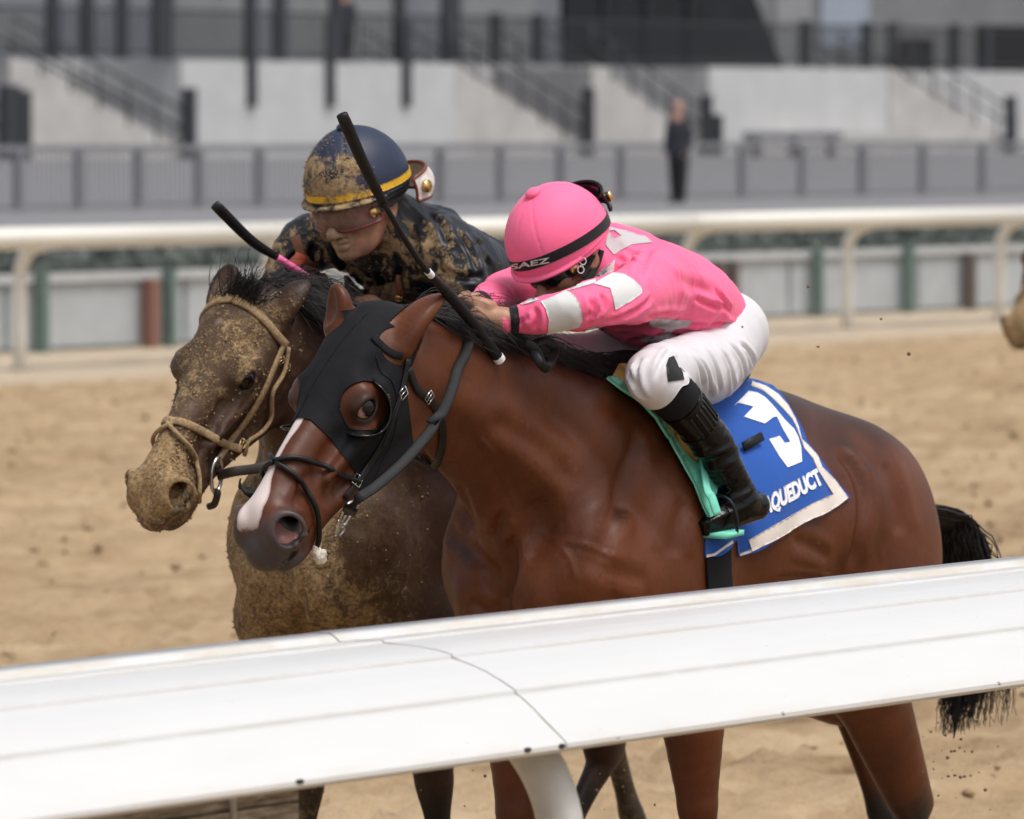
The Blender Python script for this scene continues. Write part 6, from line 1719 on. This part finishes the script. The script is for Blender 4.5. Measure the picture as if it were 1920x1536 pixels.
ph, (pV, pT), pc = helmet(BAY, pink, 'riding_helmet', 'neon pink helmet cover with black name band on the crouching jockey', (.128, .108, .126), .012, MAT['pinkcap'], MAT['black'], None, .012, band_px=[(958, 498), (1040, 480), (1108, 443)])
hs = Surf(BAY, (pV, pT))
V_, T_ = text_on(hs, 'SAEZ', (960, 505), (1031, 492), (1030, 482), (960, 495), .0026, bold=.02); mesh_obj('name_lettering', V_, T_, MAT['silver'], pc)
pg = goggles(BAY, pink, 'goggles', 'dark goggles over the pink jockey\'s eyes', (.012, 0, -.012), (.100, .082), -.022, .026, MAT['smoke'], MAT['redframe'], .98)
# spare goggles pushed to the back of the pink helmet
def back_goggles(fr, r, label, lens, rim, c_off, yaw, k=1.0, pearl=False):
    root = empty('spare_goggles', fr.O, ROTZ, label, 'goggles')
    R = r['R']; c = r['hc'] + R @ _v(c_off); n_, m = 25, 7; A = np.linspace(-1.2, 1.2, n_); G = []
    for j in range(m):
        s_ = j / (m - 1) * 2 - 1
        for a in A:
            q = _v((-(.085 * math.cos(a)) * (1 - .14 * s_ * s_), .085 * math.sin(a), s_ * .030 * (1 - .2 * abs(math.sin(a)) ** 3))) * k
            cy, sy = math.cos(yaw), math.sin(yaw); q = np.array([q[0] * cy - q[1] * sy, q[0] * sy + q[1] * cy, q[2]]); G.append(c + R @ q)
    G = np.array(G); F = quads_to_tris(np.array([(a * n_ + b, a * n_ + b + 1, (a + 1) * n_ + b + 1, (a + 1) * n_ + b) for a in range(m - 1) for b in range(n_ - 1)]))
    N = vnormals(G, F); V2, T2 = thicken(G, F, N, .002); mesh_obj('lens', V2, T2, lens, root)
    per = [G[b] for b in range(n_)] + [G[a * n_ + n_ - 1] for a in range(1, m)] + [G[(m - 1) * n_ + b] for b in range(n_ - 2, -1, -1)] + [G[a * n_] for a in range(m - 2, -1, -1)]
    V_, F_ = tube(smooth_path(np.array(per), 1), .0036 * k, 6); mesh_obj('rim', V_, F_, rim, root)
    for b in (3, n_ - 4):
        e = G[(m // 2) * n_ + b]; nn = N[(m // 2) * n_ + b]; nn = nn if nn @ (e - c) > 0 else -nn
        V_, F_ = tube([e, e + nn * .008], .013 * k, 14); mesh_obj('stud', V_, F_, MAT['brass'], root)
    return root
back_goggles(BAY, pink, 'black spare goggles on the back of the pink helmet', MAT['smoke'], MAT['leather'], (-.092, -.0, .028), .0, .98)
# chin harness and ear hardware of the pink helmet
for pts in ([(1128, 470), (1118, 500), (1104, 520), (1086, 545)], [(1112, 478), (1098, 505), (1090, 520)]):
    q = np.array([BAY.px(u_, v_, .085) for u_, v_ in pts]); V_, F_ = ribbon(catmull(q, 5), np.tile(view, ((len(pts) - 1) * 5 + 1, 1)), .014, .004); mesh_obj('chin_strap', V_, F_, MAT['black'], ph)
for (u_, v_) in ((1093, 490), (1089, 506)):
    q = BAY.px(u_, v_, .10); R3 = np.stack([_v((.55, -.45, .7)), _v((.45, -.4, -.8)), view], 1); V_, F_ = torus(q, R3, .008, .0016, 12, 6); mesh_obj('harness_ring', V_, F_, MAT['cuppearl'], ph)

# --- saddle: number cloth, mint pad, sponge, tree, stirrups
sad = empty('saddle_cloth', BAY.O, ROTZ, 'blue racing saddle cloth with white border and number, lettered AQUEDUCT', 'saddle cloth')
cloth_poly = [(1395, 712), (1445, 730), (1464, 749), (1480, 776), (1498, 808), (1507, 834), (1520, 851), (1539, 873), (1565, 902), (1590, 935), (1568, 950), (1516, 974), (1471, 1000), (1410, 1034), (1381, 1045), (1379, 1012), (1373, 1018), (1340, 1042), (1319, 1046), (1321, 985), (1292, 860), (1240, 775), (1270, 712)]
MAT['blue'] = fabric('royal_blue_cloth', (.018, .085, .36), .75, .08, 900, .1); MAT['border'] = fabric('off_white_webbing', (.70, .63, .58), .8, .08, 500, .05); MAT['print'] = fabric('white_print', (.78, .79, .82), .6, .03, 900, .05)
def cloth_bump(V):
    return .010 + .007 * np.sin(V[:, 0] * 34 + V[:, 2] * 14 + 2 * noise3(V, 6, 3)) * sstep(WZ - .05, WZ - .45, V[:, 2]) + .006 * (fbm(V, 12, 3, 6) - .5)
def cloth(poly, step=9):
    Vp, Tp = bay_skin.patch(poly, step, 0.0, .001); n_ = len(Vp) // 2
    Tt = Tp[(Tp < n_).all(1)][:, ::-1]; Vs = Vp[:n_]; N_ = vnormals(Vs, Tt)
    for _ in range(2):
        pass
    Vs = Vs + N_ * cloth_bump(Vs)[:, None]; return Vs, Tt, vnormals(Vs, Tt)
Vs, Tt, Ns = cloth(cloth_poly)
V_, T_ = thicken(Vs - Ns * .002, Tt, Ns, .004); clo = mesh_obj('cloth', V_, T_, MAT['blue'], sad)
Vm = Vs * np.array([1, -1, 1]); V_, T_ = thicken(Vm, Tt[:, ::-1], Ns * np.array([1, -1, 1]), .003); mesh_obj('cloth', V_, T_, MAT['blue'], sad)
cs = Surf(BAY, (Vs + Ns * .002, Tt))
patches([[(1410, 716), (1437, 726), (1458, 740), (1477, 761), (1491, 787), (1497, 803), (1502, 824), (1515, 836), (1532, 855), (1540, 876), (1564, 899), (1590, 934), (1555, 960), (1524, 972), (1454, 1012), (1410, 1034), (1403, 1013), (1437, 993), (1477, 970), (1522, 944), (1561, 927), (1533, 883), (1523, 860), (1507, 841), (1500, 822), (1494, 805), (1485, 787), (1469, 769), (1447, 747), (1430, 733), (1407, 724)]], cs, 'border', MAT['border'], clo, .001, .002)
patches([[(1381, 1045), (1409, 1035), (1408, 1030), (1381, 1040)], [(1319, 1046), (1340, 1042), (1373, 1018), (1372, 1013), (1339, 1037), (1319, 1041)]], cs, 'border', MAT['border'], clo, .001, .002)
# the number, as far as the rider's leg leaves it
patches([[(1375, 762), (1403, 734), (1419, 737), (1433, 745), (1447, 759), (1456, 770), (1470, 787), (1488, 805), (1496, 820), (1501, 838), (1503, 866), (1476, 877), (1461, 857), (1441, 824), (1461, 818), (1470, 831), (1481, 829), (1467, 805), (1456, 782), (1449, 783), (1433, 795), (1394, 782), (1412, 763), (1383, 756)]], cs, 'number', MAT['print'], clo, .001, .0012)
V_, T_ = text_on(cs, 'AQUEDUCT', (1431, 975), (1546, 913), (1530, 878), (1431, 933), .0014, .0012, .055); mesh_obj('lettering', V_, T_, MAT['print'], clo)
saddle = empty('racing_saddle', BAY.O, ROTZ, 'small racing saddle with mint green pad and tan sponge under the pink jockey', 'saddle')
MAT['mint'] = fabric('mint_green_pad', (.19, .66, .50), .6, .06, 800, .1); MAT['sponge'] = simple('tan_sponge', (.60, .36, .12), .9, .2, 30, .4, 300, .003)
body_cloth = Surf(BAY, (bay['V'], bay['T']), (Vs, Tt))
mint_poly = [(1129, 720), (1145, 722), (1178, 742), (1210, 771), (1236, 805), (1262, 847), (1288, 876), (1308, 868), (1334, 870), (1341, 882), (1337, 906), (1331, 928), (1321, 984), (1308, 955), (1292, 914), (1275, 886), (1243, 830), (1217, 790), (1187, 760), (1155, 740)]
sponge_poly = [(1142, 716), (1171, 708), (1182, 722), (1217, 758), (1249, 785), (1279, 812), (1303, 850), (1305, 870), (1292, 873), (1262, 843), (1233, 798), (1205, 764), (1175, 740)]
for poly, nm, mt_, of, th in ((sponge_poly, 'sponge', MAT['sponge'], .012, .036), (mint_poly, 'pad', MAT['mint'], .016, .008)):
    V_, T_ = body_cloth.patch(poly, 7, of, th); mesh_obj(nm, V_, T_, mt_, saddle); mesh_obj(nm, V_ * np.array([1, -1, 1]), T_[:, ::-1], mt_, saddle)
S_ = SDF(); S_.chain([(-.08, 0, WZ + .01), (-.2, 0, WZ - .02), (-.36, 0, WZ - .035), (-.44, 0, WZ - .01)], [.03, .025, .03, .025], [.09, .10, .13, .10], (0, 1, 0), .03)
V_, Q_, N_ = S_.mesh(.008); mesh_obj('seat', V_, Q_, MAT['leather'], saddle)
for sg in (1, -1):
    top = _v((-.16, .14 * sg, WZ - .06)); ft = BAY.px(1346, 990, .295) * np.array([1, sg, 1])
    q = np.array([BAY.px(1322, 900, .285), BAY.px(1335, 935, .31), BAY.px(1345, 965, .32)]) * np.array([1, sg, 1])
    V_, F_ = ribbon(catmull(np.vstack([top, q[0], q[1], q[2]]), 5), np.tile(_v((.3, sg, 0)), (16, 1)), .022, .004); mesh_obj('stirrup_leather', V_, F_, MAT['mint'], saddle)
    pl = [ft + _v((-.035, -.045 * sg, -.004)), ft + _v((.035, -.045 * sg, -.010)), ft + _v((.035, .05 * sg, -.010)), ft + _v((-.035, .05 * sg, -.004))]
    Vp = np.array(pl + [p_ + _v((0, 0, -.012)) for p_ in pl]); mesh_obj('stirrup_tread', Vp, [(0, 1, 2, 3), (7, 6, 5, 4), (0, 4, 5, 1), (1, 5, 6, 2), (2, 6, 7, 3), (3, 7, 4, 0)], MAT['mint'], saddle)
    V_, F_ = tube([ft + _v((-.01, .048 * sg, -.008)), ft + _v((-.005, .050 * sg, .03)), ft + _v((.0, .034 * sg, .065)), ft + _v((.004, .0, .075)), ft + _v((.0, -.036 * sg, .05)), ft + _v((0, -.043 * sg, -.008))], .0040, 8, smooth_n=5); mesh_obj('stirrup_arch', V_, F_, MAT['leather'], saddle)
q = np.array([cs.hit(1385, 838)[0] + _v((0, .012, 0)), cs.hit(1415, 818)[0] + _v((0, .02, 0))]); V_, F_ = ribbon(q, np.tile(_v((.2, 1, .2)), (2, 1)), .022, .006); mesh_obj('billet_end', V_, F_, MAT['leather'], saddle)

# --- muddy rider
mudr = rider(MUD, MUDR)
mudr['jacket'] = crease(MUD, mudr['jacket'], [[(800, 396), (832, 430), (842, 476)], [(762, 422), (792, 470), (800, 520)], [(850, 428), (884, 474), (894, 530)], [(620, 470), (650, 500), (662, 540)], [(592, 448), (584, 490), (602, 520)], [(820, 500), (860, 520), (910, 520)], [(740, 470), (752, 500), (748, 530)], [(700, 500), (720, 530), (715, 560)], [(560, 470), (545, 500), (550, 530)], [(880, 440), (912, 480), (925, 520)]], .009, .010)
mudr_root = empty('person', MUD.O, ROTZ, 'jockey in mud-splashed navy jacket bent over the dark brown horse', 'jockey', 'jockeys')
def jmud(kind, V, N):
    if kind == 'breeches': return np.full(len(V), .25)
    return .40 + .42 * sstep(.1, .7, N[:, 0]) - .55 * sstep(.0, .5, N[:, 2]) * sstep(.1, -.1, V[:, 0]) - .35 * sstep(.1, .3, V[:, 1]) * sstep(.3, .7, N[:, 1])
rider_objects(MUD, mudr, MUDR, mudr_root, dict(skin=MAT['mudskin'], jacket=MAT['mudblack'], breeches=muddy('muddy_white_breeches', (.6, .58, .56), .7, .3, 30), boot=MAT['mudblack']), jmud)
def capmud(P):
    q = (P - mudr['hc']) @ mudr['R']; return .25 + .62 * sstep(-.03, .09, q[:, 0]) - .75 * sstep(.02, .09, q[:, 1]) * sstep(.1, .0, q[:, 0]) - .25 * sstep(.09, .12, q[:, 2])
mh, (mV, mT), mcn = helmet(MUD, mudr, 'riding_helmet', 'navy helmet cover with yellow band plastered with mud', (.138, .118, .136), .016, MAT['mudcap'], MAT['yellow'], capmud, .022, -.020)
goggles(MUD, mudr, 'goggles', 'clear goggles with red rim on the muddy jockey\'s face', (.016, 0, -.010), (.106, .084), -.026, .027, MAT['lens'], MAT['redframe'], 1.17)
bg = back_goggles(MUD, mudr, 'dirty white spare goggles behind the navy helmet', MAT['cuppearl'], MAT['redframe'], (-.072, .060, -.020), -.75, 1.2)
ms_j = Surf(MUD, mudr['jacket'][:2])
strap_root = empty('goggles', MUD.O, ROTZ, 'mud-filmed goggles with brown rim hanging below the muddy jockey\'s chin', 'goggles')
MAT['mudlens'] = muddy('mud_filmed_lens', (.16, .10, .06), .35, .6, 40)
lensp = [(642, 532), (690, 536), (752, 520), (752, 543), (735, 560), (708, 571), (680, 574), (655, 568), (645, 550)]
V_, T_ = ms_j.patch(lensp, 6, .010, .003); o_ = mesh_obj('lens', V_, T_, MAT['mudlens'], strap_root, attrs=dict(mud=np.full(len(V_), .6)))
V_, F_ = ms_j.strap([(756, 515), (752, 543), (735, 560), (708, 571), (680, 574), (655, 568), (645, 550)], .014, .010, .008); mesh_obj('rim', V_, F_, MAT['tan'], strap_root)
for u_, v_ in ((749, 548), (648, 550)):
    p, n_ = ms_j.hit(u_, v_); V_, F_ = tube([p + n_ * .010, p + n_ * .022], .010, 14); mesh_obj('stud', V_, F_, MAT['brass'], strap_root)
V_, F_ = ms_j.strap([(556, 446), (566, 470), (572, 492), (600, 520), (640, 540)], .026, .005, .006); mesh_obj('strap', V_, F_, MAT['tan'], strap_root)
MAT['orange'] = simple('orange_plastic', (.62, .12, .05), .45, .2, 30)
q = np.array([MUD.px(546, 500, -.12), MUD.px(562, 485, -.12), MUD.px(565, 478, -.12)]); V_, F_ = ribbon(q, np.tile(view, (3, 1)), .030, .006); mesh_obj('orange_tag', V_, F_, MAT['orange'], strap_root)

# clods stuck to the muddy rider's front
def _pj(part, fn):
    V_, T_, N_ = part; w_ = fn(V_, N_) * sstep(.45, .62, fbm(V_, 18, 3, 55)); return lambda: np.clip(w_, 0, 1) ** 2 + 1e-9
dj = dict(V=mudr['jacket'][0], N=mudr['jacket'][2]); clods(dj, mudr_root, _pj(mudr['jacket'], lambda V_, N_: jmud('jacket', V_, N_)), 1500, 33, (.001, .0034))
dh = dict(V=mV, N=vnormals(mV, mT)); hz = (mV - mudr['hc']) @ mudr['R']; clods(dh, mh, lambda: np.clip(capmud(mV), 0, 1) ** 2 * sstep(.45, .6, fbm(mV, 22, 3, 56)) * (hz[:, 2] > .0) + 1e-9, 900, 34, (.001, .0034))
# --- whips
def whip(fr, label, uv, ls, bands, seed):
    root = empty('whip', fr.O, ROTZ, label, 'whip')
    P = np.array([fr.px(u_, v_, l_) for (u_, v_), l_ in zip(uv, ls)])
    A = catmull(P, 10); L_ = np.concatenate([[0], np.cumsum(np.linalg.norm(np.diff(A, axis=0), axis=1))]); L_ /= L_[-1]
    def seg(a, b): 
        t_ = np.linspace(a, b, 14); return np.stack([np.interp(t_, L_, A[:, i]) for i in range(3)], 1)
    for nm, a, b, r0, r1, mt_, fl in bands:
        Q = seg(a, b)
        if fl: V_, F_ = tube(Q, np.interp(np.linspace(0, 1, 14), [0, .1, .8, 1], [r0 * .9, r0, r0 * .85, r1]), 10, flat=.55, upv=view)
        else:
            V_, F_ = tube(Q, np.linspace(r0, r1, 14), 10)
        gp_ = mesh_obj(nm, V_, F_, mt_, root)
        if nm == 'grip':
            for k_ in np.linspace(a, b, 11)[1:-1]:
                c_ = seg(k_, k_ + .004); V_, F_ = tube(c_, r0 * 1.06, 10); mesh_obj('grip_ring', V_, F_, mt_, gp_)
    return root
MAT['pinktape'] = simple('pink_grip_tape', (.82, .16, .36), .5, .12, 60, .5, 240, .002); MAT['whitetape'] = simple('white_tape', (.75, .76, .8), .5, .1, 40)
whip(BAY, 'long black whip in the pink jockey\'s hand, rising before the muddy helmet', [(641, 215), (700, 345), (778, 478), (835, 545), (890, 610), (938, 676)], [.24, .21, .17, .13, .10, .10],
     [('flap', 0, .30, .0145, .010, MAT['leather'], True), ('shaft', .29, .58, .0065, .0072, MAT['rubber'], False), ('tape', .575, .60, .0085, .0085, MAT['whitetape'], False), ('shaft', .60, .68, .009, .012, MAT['leather'], False), ('grip', .68, .992, .0125, .0130, MAT['rubber'], False), ('pommel', .985, 1.0, .0135, .0135, MAT['whitetape'], False)], 1)
whip(MUD, 'black whip with pink taped shaft held by the muddy jockey', [(403, 384), (470, 450), (520, 483), (580, 523), (655, 585)], [-.06, -.05, -.04, -.03, -.02],
     [('flap', 0, .46, .0145, .009, MAT['leather'], True), ('shaft', .46, .71, .0095, .0095, MAT['pinktape'], False), ('grip', .71, 1.0, .0125, .0135, MAT['rubber'], False)], 2)
# ------------------------------------------------------------------ a third runner entering at the right edge
tip = mud['Hd'](_v((.60, -.03, -.09))); zt = tip[2]
dep = (CAM_H - zt) * FPX / (628 - 230.0); want = at_y(1893, 628, dep)
dlt = want - MUD.w(tip); dlt[2] = 0
h3 = copy_tree(mud_root); h3.location = mud_root.location + Vector(dlt); tag(h3, 'brown horse muzzle entering at the right edge of the picture', 'horse', 'racehorses on the track')
b3 = copy_tree(mb); b3.location = mb.location + Vector(dlt); tag(b3, 'bridle on the horse entering at the right edge', 'bridle')
# clods thrown up by the hooves
r_ = np.random.RandomState(11); Vc, Fc, nc = [], [], 0
for (cu, cv, su, sv, l_, n_) in ((1785, 1450, 40, 60, .1, 40), (1130, 1480, 60, 50, -.1, 16), (900, 1460, 60, 50, -.6, 10), (1650, 620, 160, 60, .2, 6)):
    for _ in range(n_):
        p = TR.px(cu + r_.normal() * su, cv + r_.normal() * sv, l_ + r_.normal() * .15)
        if p[2] < .02: continue
        V_, F_ = uvball(p, r_.uniform(.0015, .006), None, 6, 4, (1, r_.uniform(.6, 1), r_.uniform(.5, 1))); Vc.append(V_); Fc += [[i + nc for i in f_] for f_ in F_]; nc += len(V_)
o = mesh_obj('flying_dirt', np.vstack(Vc), Fc, simple('damp_sand_clod', (.16, .09, .05), .95), M=TM); o['kind'] = 'stuff'
tag(o, 'clods of sand flung up behind the hooves', 'dirt')
